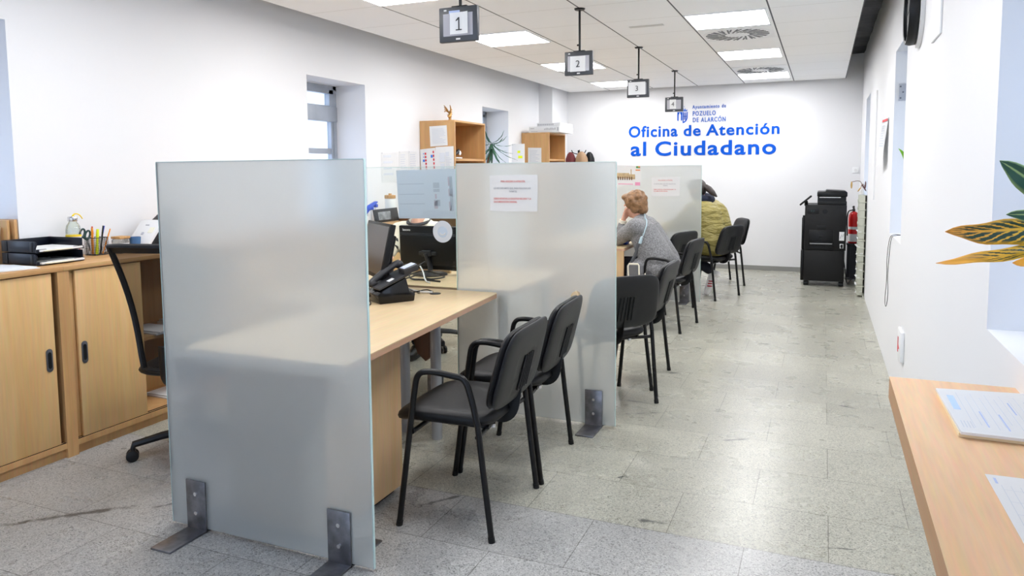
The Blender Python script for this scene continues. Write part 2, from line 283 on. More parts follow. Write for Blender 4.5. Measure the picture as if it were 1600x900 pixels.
# ------------------------------------------------------------------ mesh builder
def basis(d):
    d = Vector(d).normalized(); u = Vector((0, 0, 1)) if abs(d.z) < .9 else Vector((1, 0, 0))
    a = d.cross(u).normalized(); return a, d.cross(a).normalized(), d
class B:
    def __init__(s): s.bm = bmesh.new()
    def _merge(s, t, mat=None):
        if mat is not None: bmesh.ops.transform(t, matrix=mat, verts=t.verts)
        me = bpy.data.meshes.new('tmp'); t.to_mesh(me); t.free(); s.bm.from_mesh(me); bpy.data.meshes.remove(me); return s
    def box(s, c, d, rot=None, bev=0., seg=2):
        t = bmesh.new(); bmesh.ops.create_cube(t, size=1.)
        bmesh.ops.scale(t, vec=Vector(d), verts=t.verts)
        if bev > 0: bmesh.ops.bevel(t, geom=list(t.edges), offset=min(bev, min(d)*.49), segments=seg, affect='EDGES', profile=.5)
        m = Matrix.Translation(c)
        if rot is not None: m = m @ Euler(rot).to_matrix().to_4x4()
        return s._merge(t, m)
    def bb(s, a, b, bev=0., seg=2):
        a = Vector(a); b = Vector(b); return s.box((a+b)/2, [abs(x) for x in (b-a)], None, bev, seg)
    def cyl(s, p0, p1, r, r1=None, seg=16, bev=0.):
        p0 = Vector(p0); p1 = Vector(p1); r1 = r if r1 is None else r1
        t = bmesh.new(); L = (p1-p0).length
        bmesh.ops.create_cone(t, cap_ends=True, segments=seg, radius1=r, radius2=r1, depth=L)
        if bev > 0:
            es = [e for e in t.edges if abs(e.verts[0].co.z-e.verts[1].co.z) < 1e-6]
            bmesh.ops.bevel(t, geom=es, offset=bev, segments=2, affect='EDGES', profile=.5)
        q = (p1-p0).to_track_quat('Z', 'Y').to_matrix().to_4x4()
        return s._merge(t, Matrix.Translation((p0+p1)/2) @ q)
    def ell(s, c, r, rot=None, seg=20):
        t = bmesh.new(); bmesh.ops.create_uvsphere(t, u_segments=seg, v_segments=seg//2+2, radius=1.)
        m = Matrix.Translation(c)
        if rot is not None: m = m @ Euler(rot).to_matrix().to_4x4()
        if not hasattr(r, '__len__'): r = (r, r, r)
        return s._merge(t, m @ Matrix.Diagonal((*r, 1)))
    def tube(s, pts, r, seg=10, smooth=0, flat=None, closed=False):
        P = [Vector(p) for p in pts]
        for _ in range(smooth):
            Q = [P[0]]
            for a, b in zip(P[:-1], P[1:]): Q += [a*.75+b*.25, a*.25+b*.75]
            Q.append(P[-1]); P = Q
        R = r if hasattr(r, '__len__') else None
        n = len(P); rings = []; up = None
        for i, p in enumerate(P):
            if closed: d = P[(i+1) % n]-P[i-1]
            else: d = (P[min(i+1, n-1)]-P[max(i-1, 0)])
            d = d.normalized()
            if up is None: a, b, _ = basis(d)
            else:
                a = (up-d*up.dot(d)); a = a.normalized() if a.length > 1e-6 else basis(d)[0]; b = d.cross(a).normalized()
            up = a
            rr = (R[0]+(R[1]-R[0])*i/(n-1)) if R else r
            fa, fb = flat or (1, 1)
            rings.append([s.bm.verts.new(p+a*math.cos(2*PI*k/seg)*rr*fa+b*math.sin(2*PI*k/seg)*rr*fb) for k in range(seg)])
        for i in range(n if closed else n-1):
            A = rings[i]; C = rings[(i+1) % n]
            for k in range(seg): s.bm.faces.new((A[k], A[(k+1) % seg], C[(k+1) % seg], C[k]))
        if not closed:
            s.bm.faces.new(rings[0][::-1]); s.bm.faces.new(rings[-1])
        return s
    def lathe(s, prof, c=(0, 0, 0), seg=24):
        c = Vector(c); rings = []
        for (r, z) in prof:
            rings.append([s.bm.verts.new(c+Vector((max(r, 1e-4)*math.cos(2*PI*k/seg), max(r, 1e-4)*math.sin(2*PI*k/seg), z))) for k in range(seg)])
        for A, C in zip(rings[:-1], rings[1:]):
            for k in range(seg): s.bm.faces.new((A[k], A[(k+1) % seg], C[(k+1) % seg], C[k]))
        s.bm.faces.new(rings[0][::-1]); s.bm.faces.new(rings[-1]); return s
    def prism(s, poly, ax, d0, d1, bev=0.):
        # polygon in the plane perpendicular to axis ax, given as the two other coordinates in xyz order
        t = bmesh.new()
        def P(p, d): return {'x': (d, p[0], p[1]), 'y': (p[0], d, p[1]), 'z': (p[0], p[1], d)}[ax]
        vs = [t.verts.new(P(p, d0)) for p in poly]; f = t.faces.new(vs)
        r = bmesh.ops.extrude_face_region(t, geom=[f]); nv = [g for g in r['geom'] if isinstance(g, bmesh.types.BMVert)]
        bmesh.ops.translate(t, vec=Vector(P((0, 0), d1))-Vector(P((0, 0), d0)), verts=nv)
        bmesh.ops.recalc_face_normals(t, faces=t.faces)
        if bev > 0: bmesh.ops.bevel(t, geom=[e for e in t.edges if abs((e.verts[0].co-e.verts[1].co).normalized()['xyz'.index(ax)]) < .5], offset=bev, segments=2, affect='EDGES', profile=.5)
        return s._merge(t)
    def pad(s, w, h, t, n=5., e=3., fn=None, N=16):
        # rounded cushion in the y (width) z (height) plane, thickness along x
        def mk(sign):
            g = {}
            for i in range(N+1):
                for j in range(N+1):
                    u = math.sin((i/N-.5)*PI); v = math.sin((j/N-.5)*PI)
                    m_ = max(abs(u), abs(v)); l = (abs(u)**n+abs(v)**n)**(1/n) if m_ > 0 else 1
                    k = m_/l if m_ > 0 else 1
                    dpt = t/2*(max(0., 1-m_**(e*2)))**(.5)
                    p = Vector((sign*dpt, w/2*u*k, h/2*v*k))
                    g[i, j] = s.bm.verts.new(fn(p) if fn else p)
            for i in range(N):
                for j in range(N):
                    q = (g[i, j], g[i+1, j], g[i+1, j+1], g[i, j+1]); s.bm.faces.new(q if sign > 0 else q[::-1])
        mk(1); mk(-1); bmesh.ops.remove_doubles(s.bm, verts=s.bm.verts, dist=1e-5); return s
    def quad(s, a, b, c, d):
        s.bm.faces.new([s.bm.verts.new(Vector(p)) for p in (a, b, c, d)]); return s
    def build(s, name, mat, parent=None, smooth=True, ang=40, world=True):
        bmesh.ops.recalc_face_normals(s.bm, faces=s.bm.faces)
        me = bpy.data.meshes.new(name); s.bm.to_mesh(me); s.bm.free()
        return link(name, me, mat, parent, smooth, ang, world)
def rootmat(o):
    while o.parent: o = o.parent
    return Matrix.Translation(o.location) @ o.rotation_euler.to_matrix().to_4x4()
def link(name, me, mat, parent=None, smooth=True, ang=40, world=True):
    me.materials.clear(); me.materials.append(mat)
    if smooth:
        me.polygons.foreach_set('use_smooth', [True]*len(me.polygons)); me.set_sharp_from_angle(angle=math.radians(ang))
    o = bpy.data.objects.new(name, me); COL.objects.link(o)
    if parent is not None:
        if world: me.transform(rootmat(parent).inverted())
        o.parent = parent
    return o
def thing(name, label, cat, loc=(0, 0, 0), rotz=0., group=None):
    o = bpy.data.objects.new(name, None); COL.objects.link(o); o.empty_display_size = .1
    o.location = loc; o.rotation_euler = (0, 0, rotz); return tag(o, label, cat, group)
def tag(o, label, cat, group=None):
    o['label'] = label; o['category'] = cat
    if group: o['group'] = group
    return o
def struct(o): o['kind'] = 'structure'; return o
def kids(o): return [c for c in bpy.data.objects if c.parent is o]
def dup(root, loc, rotz, label, group=None, skip=()):
    def cp(o, par):
        c = o.copy(); COL.objects.link(c); c.parent = par
        for ch in kids(o): cp(ch, c)
        return c
    r = root.copy(); COL.objects.link(r); r.location = loc; r.rotation_euler = (0, 0, rotz); r['label'] = label
    if group: r['group'] = group
    for ch in kids(root): cp(ch, r)
    return r
def text_mesh(s, h, bold=0., depth=.0015, align='LEFT', spacing=1., width=None):
    c = bpy.data.curves.new('lettering', 'FONT'); c.body = s; c.size = h/.682; c.offset = bold*h; c.extrude = depth
    c.align_x = align; c.space_character = spacing; c.resolution_u = 4
    o = bpy.data.objects.new('lettering_tmp', c); COL.objects.link(o); bpy.context.view_layer.update()
    me = bpy.data.meshes.new_from_object(o.evaluated_get(bpy.context.evaluated_depsgraph_get()))
    bpy.data.objects.remove(o); bpy.data.curves.remove(c)
    if width:
        xs = [v.co.x for v in me.vertices]; w = max(xs)-min(xs); x0 = min(xs)
        for v in me.vertices: v.co.x = (v.co.x-x0)*width/w
    return me
def text_on(s, h, origin, xdir, zdir, name, mat, parent, dbl=0., **kw):
    # lettering lying in the plane spanned by xdir (reading direction) and zdir (up)
    me = text_mesh(s, h, **kw); x = Vector(xdir).normalized(); z = Vector(zdir).normalized(); n = x.cross(z)
    if dbl:   # heavier strokes
        bm = bmesh.new()
        for q_, (ox, oz) in enumerate(((-dbl, 0), (dbl, 0), (0, dbl*.8), (0, -dbl*.8))):
            m2 = me.copy(); m2.transform(Matrix.Translation((ox, oz, .0004*q_))); bm.from_mesh(m2); bpy.data.meshes.remove(m2)
        bm.to_mesh(me); bm.free()
    m = Matrix((x, z, n)).transposed().to_4x4(); m.translation = Vector(origin); me.transform(m)
    return link(name, me, mat, parent, smooth=False)
def join_meshes(mes):
    bm = bmesh.new()
    for m in mes: bm.from_mesh(m); bpy.data.meshes.remove(m)
    return bm
class Txt:
    # several lines of lettering in one mesh
    def __init__(s, xdir, zdir): s.x = Vector(xdir).normalized(); s.z = Vector(zdir).normalized(); s.m = []
    def add(s, t, h, origin, **kw):
        me = text_mesh(t, h, **kw); m = Matrix((s.x, s.z, s.x.cross(s.z))).transposed().to_4x4(); m.translation = Vector(origin); me.transform(m); s.m.append(me); return s
    def build(s, name, mat, parent):
        bm = join_meshes(s.m); me = bpy.data.meshes.new(name); bm.to_mesh(me); bm.free(); return link(name, me, mat, parent, smooth=False)
def blob(prims, voxel, name, mat, parent, smooth=6, world=True):
    b = B()
    for p in prims:
        if p[0] == 'c':
            _, a, c, r0, r1 = p; b.ell(a, r0, seg=14); b.ell(c, r1, seg=14)
            a = Vector(a); c = Vector(c)
            if (c-a).length > 1e-4: b.cyl(a, c, r0, r1, seg=16)
        else: b.ell(p[1], p[2], p[3] if len(p) > 3 else None, seg=18)
    me = bpy.data.meshes.new(name); b.bm.to_mesh(me); b.bm.free()
    o = bpy.data.objects.new('tmp', me); COL.objects.link(o)
    r = o.modifiers.new('r', 'REMESH'); r.mode = 'VOXEL'; r.voxel_size = voxel
    sm = o.modifiers.new('s', 'SMOOTH'); sm.iterations = smooth; sm.factor = .5
    bpy.context.view_layer.update()
    m2 = bpy.data.meshes.new_from_object(o.evaluated_get(bpy.context.evaluated_depsgraph_get()))
    bpy.data.objects.remove(o); bpy.data.meshes.remove(me)
    return link(name, m2, mat, parent, True, 180, world)
EXPO = 1.04
# ------------------------------------------------------------------ room shell
XL, XR, YB, YF, ZU, ZC, TW = -3.96, .459, 11.06, -2.6, 3.0, 2.671, .40
FL = B().bb((XL-TW, YF-.2, -.08), (XR+TW, YB+.3, 0)); struct(FL.build('floor', FLOORM, smooth=False))
SILL = .975
LW = [(-1.58, -.74), (1.72, 2.56), (4.99, 5.83), (8.39, 9.215)]
RW = [(-1.86, -1.0), (1.66, 2.525), (5.205, 6.035), (9.13, 9.98)]
def wall_open(name, x0, x1, ops, ztop):
    b = B(); y = YF
    for (a, c) in ops:
        b.bb((x0, y, 0), (x1, a, ZU)); b.bb((x0, a, 0), (x1, c, SILL)); b.bb((x0, a, ztop), (x1, c, ZU)); y = c
    b.bb((x0, y, 0), (x1, YB, ZU))
    bmesh.ops.remove_doubles(b.bm, verts=b.bm.verts, dist=1e-5)
    return struct(b.build(name, WHITE, smooth=False))
wall_open('wall_left', XL-TW, XL, LW, 2.265)
wall_open('wall_right', XR, XR+TW, RW, 2.29)
struct(B().bb((XL-TW, YB, 0), (XR+TW, YB+.3, ZU)).build('wall_back', WHITE, smooth=False))
EX0, EX1, EZ = -3.3, .1, 2.55     # unseen glazed opening behind the camera, added to throw daylight on the nearest partition
b = B(); b.bb((XL-TW, YF-.2, 0), (EX0, YF, ZU)); b.bb((EX1, YF-.2, 0), (XR+TW, YF, ZU)); b.bb((EX0, YF-.2, EZ), (EX1, YF, ZU)); struct(b.build('wall_front', WHITE, smooth=False))
er = bpy.data.objects.new('added_daylight_opening', None); COL.objects.link(er); struct(er); er.location = ((EX0+EX1)/2, YF-.1, 0)
b = B()
for i in range(5): x = EX0+(EX1-EX0-.06)*i/4; b.bb((x, YF-.13, 0), (x+.06, YF-.07, EZ))
for z in (0, 2.05, EZ-.06): b.bb((EX0+.06, YF-.13, z), (EX1-.06, YF-.07, z+.06))
b.build('added_opening_frame', ALU, er, smooth=False); B().bb((EX0+.06, YF-.105, .06), (EX1-.06, YF-.095, EZ-.06)).build('pane', GLASS, er, smooth=False)
struct(B().bb((XL, 10.38, 0), (-3.745, YB, ZU)).build('wall_corner_pilaster', WHITE, smooth=False))
struct(B().bb((-3.684, YF+.02, ZC), (.245, 11.0, ZC+.025)).build('ceiling', CEILM, smooth=False))
# the dark void seen through the open gap beside the tiles
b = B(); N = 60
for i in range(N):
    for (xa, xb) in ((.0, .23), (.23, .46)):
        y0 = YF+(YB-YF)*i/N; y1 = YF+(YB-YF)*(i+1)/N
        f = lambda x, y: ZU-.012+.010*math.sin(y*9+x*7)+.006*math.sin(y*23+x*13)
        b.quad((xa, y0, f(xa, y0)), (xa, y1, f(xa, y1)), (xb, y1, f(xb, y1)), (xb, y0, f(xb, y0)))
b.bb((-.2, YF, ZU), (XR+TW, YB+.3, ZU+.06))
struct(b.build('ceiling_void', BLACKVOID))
struct(B().bb((XL-TW, YF-.2, ZU), (-.2, YB+.3, ZU+.06)).build('ceiling_slab', WHITE, smooth=False))
SKIRT = M('grey_skirting', (.26, .26, .25), .4)
struct(B().bb((-3.745, YB-.012, 0), (XR, YB, .065)).build('baseboard_back', SKIRT, smooth=False))
struct(B().bb((XL, 3.0, 0), (XL+.012, 10.38, .065)).build('baseboard_left', SKIRT, smooth=False))

def window_unit(n, xi, s, y0, y1, zt):
    # s: +1 outwards along +x, -1 along -x ; frame set back in the deep recess
    r = bpy.data.objects.new('window_%d' % n, None); COL.objects.link(r); struct(r); r.location = (xi+s*.345, (y0+y1)/2, SILL)
    xa, xb = xi+s*.328, xi+s*.385; f = B(); w = .045
    f.bb((xa, y0, SILL), (xb, y0+w, zt)); f.bb((xa, y1-w, SILL), (xb, y1, zt))
    f.bb((xa, y0, zt-.035), (xb, y1, zt)); f.bb((xa, y0, SILL), (xb, y1, SILL+.06))
    f.bb((xa-s*.012, y0+.002, zt-.335), (xb, y1-.002, zt-.195), .006)     # shutter box with a groove
    f.bb((xa, y0+w, zt-.075), (xb, y1-w, zt-.035)); f.bb((xa+s*.006, y0+w, zt-.195), (xb, y1-w, zt-.185))
    f.bb((xa, y1-w-.06, zt-.2), (xb, y1-w, zt-.04)); f.bb((xa, y0+w, zt-.2), (xb, y0+w+.06, zt-.04))
    f.bb((xa+s*.01, y1-w-.03, SILL+.06), (xb, y1-w, zt-.33)); f.bb((xa+s*.01, y0+w, SILL+.06), (xb, y0+w+.03, zt-.33))
    f.bb((xa+s*.02, y0+w, zt-.635), (xb, y1-w, zt-.585))
    f.build('window_frame', ALU, r)
    g = B().bb((xi+s*.36, y0+.02, SILL+.04), (xi+s*.366, y1-.02, zt-.02)); g.build('pane', GLASS, r, smooth=False)
k = 1
for (a, c) in LW: window_unit(k, XL, -1, a, c, 2.265); k += 1
for (a, c) in RW: window_unit(k, XR, 1, a, c, 2.29); k += 1

# ------------------------------------------------------------------ ceiling fixtures
def ceiling_light(x0, y0, label, group='square LED panels in the tiled ceiling'):
    x1, y1 = x0+.62, y0+.62; t = thing('ceiling_light', label, 'ceiling light', ((x0+x1)/2, (y0+y1)/2, ZC), 0, group)
    f = B(); z0 = ZC-.010; w = .012
    f.bb((x0, y0, z0), (x1, y0+w, ZC)); f.bb((x0, y1-w, z0), (x1, y1, ZC)); f.bb((x0, y0+w, z0), (x0+w, y1-w, ZC)); f.bb((x1-w, y0+w, z0), (x1, y1-w, ZC))
    f.build('frame', WHITE_TRIM, t, smooth=False)
    B().bb((x0+w, y0+w, ZC-.007), (x1-w, y1-w, ZC-.001)).build('diffuser', LIGHT, t, smooth=False)
XA, XB = -3.02, -1.055
for i, (y, l) in enumerate(((2.1, None), (4.05, 'square ceiling LED panel cut off by the top edge of the picture'), (6.0, 'square ceiling LED panel beside the hanging display numbered 1'), (7.94, 'square ceiling LED panel behind the hanging display numbered 2'), (9.885, 'square ceiling LED panel behind the hanging display numbered 3'))):
    ceiling_light(XA, y, l or 'square ceiling LED panel over the front of the office')
for i, (y, l) in enumerate(((2.1, None), (4.03, None), (5.975, 'square ceiling LED panel in front of the nearer round air diffuser'), (7.925, 'square ceiling LED panel between the two round air diffusers'), (9.87, 'square ceiling LED panel beyond the farther round air diffuser, nearest the wall'))):
    ceiling_light(XB, y, l or 'square ceiling LED panel over the front of the office')
SLOT = M('diffuser_slot', (.16, .17, .18), .6)
def air_diffuser(cx, cy, label):
    t = thing('air_diffuser', label, 'air vent', (cx, cy, ZC), 0, 'round swirl air diffusers in the ceiling')
    B().bb((cx-.31, cy-.31, ZC-.006), (cx+.31, cy+.31, ZC-.0005)).build('plate', WHITE_TRIM, t, smooth=False)
    B().lathe([(.292, ZC-.012), (.30, ZC-.006)], (cx, cy, 0), 48).build('rim', WHITE_TRIM, t)
    s = B()
    for i in range(40):
        a = 2*PI*i/40
        for (r0, r1) in (((.10, .275),) if i % 2 == 0 else ((.17, .275),)):
            m = (r0+r1)/2; s.box((cx+m*math.cos(a), cy+m*math.sin(a), ZC-.0125), (r1-r0, .015, .004), (0, 0, a+.35))
    s.build('slot_ring', SLOT, t, smooth=False)
air_diffuser(-.747, 6.97, 'nearer of the two round swirl air diffusers, between two LED panels')
air_diffuser(-.747, 9.56, 'farther of the two round swirl air diffusers, just before the last LED panel')
tag(B().bb((-1.56, 6.24, ZC-.004), (-1.27, 6.30, ZC-.0003)).build('linear_vent', M('vent_grey', (.62, .62, .61), .6), smooth=False), 'thin grey strip vent in a ceiling tile beside the second hanging display', 'vent')

# ------------------------------------------------------------------ hanging number displays
def digit_one(h):
    w = h*.62; t = h*.10
    return [(0, 0), (w*.84, 0), (w*.84, t*.8), (w*.52, t*.8), (w*.52, h), (w*.36, h), (w*.02, h*.80), (w*.02, h*.70), (w*.36, h*.84), (w*.36, t*.8), (0, t*.8)]
def display(y, x, s, label, pole_bottom, dial, sticky):
    t = thing('hanging_display', label, 'number display', (x, y, ZC), 0, 'number displays hanging from the ceiling over the desks')
    W, H = .222, .178; zt = pole_bottom; zb = zt-H
    B().cyl((x, y+.03, ZC-.012), (x, y+.03, ZC), .036, .042, 24).build('ceiling_plate', BLKMET, t)
    B().cyl((x, y+.03, zt-.03), (x, y+.03, ZC-.01), .0085).build('pole', BLKMET, t)
    hb = B().bb((x-.045, y+.012, zt-.02), (x+.045, y+.05, zt+.008), .004); hb.cyl((x-.02, y+.03, zt+.05), (x+.0, y+.03, zt+.05), .007); hb.build('bracket', BLKMET, t)
    f = B(); b = .026
    f.bb((x-W/2, y, zb), (x+W/2, y+.028, zt), .005); f.build('housing', M('display_housing', (.045, .05, .058), .4) if 'display_housing' not in bpy.data.materials else bpy.data.materials['display_housing'], t)
    B().bb((x-W/2+b, y-.002, zb+b+.004), (x+W/2-b, y+.003, zt-b-.008)).build('screen', M('display_screen', (.36, .36, .40), .2) if 'display_screen' not in bpy.data.materials else bpy.data.materials['display_screen'], t, smooth=False)
    B().bb((x-W/2+.03, y-.0012, zt-.020), (x-W/2+.045, y+.0, zt-.012)).build('logo_mark', LTGREY, t, smooth=False); B().bb((x-.012, y-.0012, zb+.010), (x+.012, y, zb+.018)).build('indicator', LTGREY, t, smooth=False)
    px0, px1, pz0, pz1 = dial
    pg = B(); n = 8
    for i in range(n):   # sheet of paper, lower corner curling
        a = px0+(px1-px0)*i/n; c = px0+(px1-px0)*(i+1)/n
        f = lambda q: y-.004-(.010 if sticky else .001)*max(0, (q-px0)/(px1-px0)-.7)**1.5*4
        pg.quad((a, f(a), pz0), (c, f(c), pz0), (c, f(c)-.0, pz1), (a, f(a), pz1)); pg.quad((a, f(a)+.0006, pz0), (a, f(a)+.0006, pz1), (c, f(c)+.0006, pz1), (c, f(c)+.0006, pz0))
    pg.build('number_sheet', PAPER, t)
    if sticky: B().bb((x-.05, y-.0035, zt-.036), (x+.012, y-.002, zt-.02)).build('tape', BLUEINK, t, smooth=False)
    cx = (px0+px1)/2; cz = (pz0+pz1)/2
    if s == '1':
        d = B(); h = .066; poly = [(cx-.018+a, cz-.033+b_-.004) for a, b_ in digit_one(h)]
        d.prism(poly, 'y', y-.0062, y-.0048); d.build('lettering', INK, t, smooth=False)
    else:
        me = text_mesh(s, .05, bold=-.012, align='CENTER'); m = Matrix(((1, 0, 0), (0, 0, -1), (0, 1, 0))).to_4x4(); m.translation = (cx, y-.0062, cz-.025); me.transform(m)
        link('lettering', me, INK, t, smooth=False)
display(3.44, -1.757, '1', 'black hanging display with the number 1 on a curling white sheet', 2.302, (-1.802, -1.697, 2.162, 2.272), True)
display(5.365, -1.726, '2', 'black hanging display with the number 2', 2.351, (-1.79, -1.67, 2.20, 2.315), False)
display(7.28, -1.724, '3', 'black hanging display with the number 3', 2.353, (-1.82, -1.648, 2.202, 2.327), False)
display(9.186, -1.722, '4', 'black hanging display with the number 4 in front of the wall lettering', 2.347, (-1.774, -1.696, 2.205, 2.318), False)

# ------------------------------------------------------------------ lettering on the back wall
YW = YB-.001
t = thing('office_name_sign', 'big bold blue two-line lettering reading Oficina de Atención al Ciudadano on the back wall', 'wall lettering', (-1.67, YB, 1.85))
kw = dict(bold=.026, depth=.003, spacing=1.12, dbl=.0022)
text_on('Oficina', .158, (-2.752, YW-.003, 1.955), (1, 0, 0), (0, 0, 1), 'lettering', BLUE, t, width=.735, **kw)
text_on('de', .150, (-1.925, YW-.003, 1.955), (1, 0, 0), (0, 0, 1), 'lettering', BLUE, t, width=.245, **kw)
text_on('Atención', .152, (-1.60, YW-.003, 1.953), (1, 0, 0), (0, 0, 1), 'lettering', BLUE, t, width=1.01, **kw)
text_on('al', .200, (-2.72, YW-.003, 1.675), (1, 0, 0), (0, 0, 1), 'lettering', BLUE, t, width=.235, **kw)
text_on('Ciudadano', .200, (-2.345, YW-.003, 1.672), (1, 0, 0), (0, 0, 1), 'lettering', BLUE, t, width=1.715, **kw)
t = thing('council_name_sign', 'small thin blue lettering reading Ayuntamiento de Pozuelo de Alarcón high on the back wall', 'wall lettering', (-1.56, YB, 2.25))
kw = dict(bold=.002, depth=.002, spacing=1.25, dbl=.0014)
text_on('Ayuntamiento de', .050, (-1.802, YW-.002, 2.348), (1, 0, 0), (0, 0, 1), 'lettering', BLUEMID, t, width=.475, **kw)
text_on('POZUELO', .064, (-1.795, YW-.002, 2.244), (1, 0, 0), (0, 0, 1), 'lettering', BLUEMID, t, width=.325, **kw)
text_on('DE ALARCÓN', .064, (-1.793, YW-.002, 2.150), (1, 0, 0), (0, 0, 1), 'lettering', BLUEMID, t, width=.465, **kw)
t = thing('coat_of_arms', 'small blue crest of a shield under a crown, left of the council name', 'emblem', (-1.945, YB, 2.23))
sx, sz = -2.02, 2.15
def shield(pts, x0=-2.022, z0=2.140, k=1.): return [(x0+p[0]*k, z0+p[1]*k) for p in pts]
b = B(); y0, y1 = YB-.004, YB-.0005
b.prism(shield([(0, .045), (.012, .03), (.018, .045), (.018, .12), (.03, .15), (.036, .165), (.042, .15), (.054, .12), (.054, .05), (.06, .035), (.072, .05), (.072, .165), (0, .165)]), 'y', y0, y1)
b.prism(shield([(.080, .0), (.105, .008), (.132, .03), (.150, .07), (.152, .165), (.138, .165), (.136, .075), (.122, .045), (.105, .028), (.092, .024), (.092, .165), (.080, .165)]), 'y', y0, y1)
for x in (.098, .110, .122): b.prism(shield([(x, .05), (x+.006, .05), (x+.006, .158), (x, .158)]), 'y', y0, y1)
b.prism(shield([(.094, .094), (.134, .094), (.134, .103), (.094, .103)]), 'y', y0, y1)
b.build('shield', BLUE, t, smooth=False)
b = B()
b.prism(shield([(.035, .172), (.14, .172), (.15, .20), (.125, .188), (.115, .22), (.10, .19), (.088, .225), (.075, .19), (.06, .215), (.052, .188), (.028, .20)]), 'y', y0, y1)
b.prism(shield([(.096, .232), (.102, .232), (.102, .25), (.096, .25)]), 'y', y0, y1)
b.build('crown', BLUEMID, t, smooth=False)

# ------------------------------------------------------------------ glass partitions
def bracket(x, y, t, side=1):
    b = B(); w = .102
    b.bb((x, y-.013, 0), (x+w, y-.007, .21), .001); b.bb((x, y-.195, 0), (x+w, y-.007, .008), .001)
    b.bb((x, y+.007, 0), (x+w, y+.013, .21), .001); b.bb((x, y+.007, 0), (x+w, y+.195, .008), .001)
    o = b.build('foot_bracket', STEELV, t)
    s = B()
    for z in (.075, .155):
        s.cyl((x+w*.5, y-.017, z), (x+w*.5, y-.013, z), .008, .009, 14)
    s.build('screw', CHROME, o)
def partition(x0, x1, y, label, brs, z0=.012, z1=1.5):
    t = thing('frosted_partition', label, 'glass partition', ((x0+x1)/2, y, 0), 0, 'free-standing frosted glass partitions between the desks')
    B().bb((x0, y-.006, z0), (x1, y+.006, z1), .0015, 1).build('glass_panel', FROST, t, smooth=False)
    e = B(); e.bb((x1, y-.0055, z0), (x1+.0025, y+.0055, z1)); e.bb((x0-.0025, y-.0055, z0), (x0, y+.0055, z1)); e.bb((x0, y-.0055, z1), (x1, y+.0055, z1+.0025)); e.build('polished_edge', GEDGE, t, smooth=False)
    for x in brs: bracket(x, y, t)
partition(-2.458, -1.472, 2.152, 'large frosted glass partition standing nearest, on two steel feet beside the beech cabinets', (-2.371, -1.668))
partition(-2.032, -1.048, 3.93, 'frosted glass partition behind the first desk, beside the clear glass', (-1.222, -1.935))
partition(-2.21, -1.212, 8.09, 'farthest frosted glass partition, between the two seated visitors', (-1.43, -2.12))
t = thing('clear_partition', 'clear glass partition behind the telephone, with the back of a poster taped to it', 'glass partition', (-2.55, 3.93, 0))
B().bb((-3.05, 3.924, .012), (-2.037, 3.936, 1.482)).build('glass_panel', PART_GLASS, t, smooth=False)
e = B(); e.bb((-3.05, 3.9245, 1.482), (-2.037, 3.9355, 1.485)); e.bb((-2.037, 3.9245, .012), (-2.0345, 3.9355, 1.482)); e.build('polished_edge', GEDGE, t, smooth=False)
for x in (-2.9, -2.25): bracket(x, 3.93, t)
tag(B().prism([(-1.297, .70), (-1.246, .70), (-1.246, .752), (-1.254, .768), (-1.272, .777), (-1.289, .768), (-1.297, .752)], 'y', 3.888, 3.922, .003).build('wooden_block', DESKW), 'small pale wooden block with a rounded top, on the glass above the second chair back', 'wooden block')

# ------------------------------------------------------------------ papers
def sheet(name, label, cat, a, b, c, d, mat=None, th=.0008, group=None):
    """a, b, c, d: corners top left, top right, bottom right, bottom left"""
    a, b, c, d = map(Vector, (a, b, c, d)); n = (b-a).cross(d-a).normalized()*th; q = B()
    f = [q.bm.verts.new(p) for p in (a, b, c, d)]; g = [q.bm.verts.new(p+n) for p in (a, b, c, d)]
    q.bm.faces.new(f); q.bm.faces.new(g[::-1])
    for i in range(4): q.bm.faces.new((f[i], g[i], g[(i+1) % 4], f[(i+1) % 4]))
    t = thing(name, label, cat, (c+d)/2, 0, group); q.build('sheet', mat or PAPER, t, smooth=False); return t
def bars(t, name, mat, a, b, d, rects, off):
    """print marks: rects are (u0, v0, u1, v1) fractions of the sheet; a origin top left, b top right, d bottom left"""
    a, b, d = map(Vector, (a, b, d)); U = b-a; V = d-a; n = U.cross(V).normalized()*(-off); q = B()
    for (u0, v0, u1, v1) in rects: q.quad(a+U*u0+V*v0+n, a+U*u0+V*v1+n, a+U*u1+V*v1+n, a+U*u1+V*v0+n)
    return q.build(name, mat, t, smooth=False)
def lines(n, u0=.1, u1=.9, v0=.12, v1=.88, seed=1, fill=.45):
    R = random.Random(seed); out = []
    for i in range(n):
        v = v0+(v1-v0)*i/n; out.append((u0, v, u0+(u1-u0)*R.uniform(.55, 1), v+(v1-v0)/n*fill))
    return out
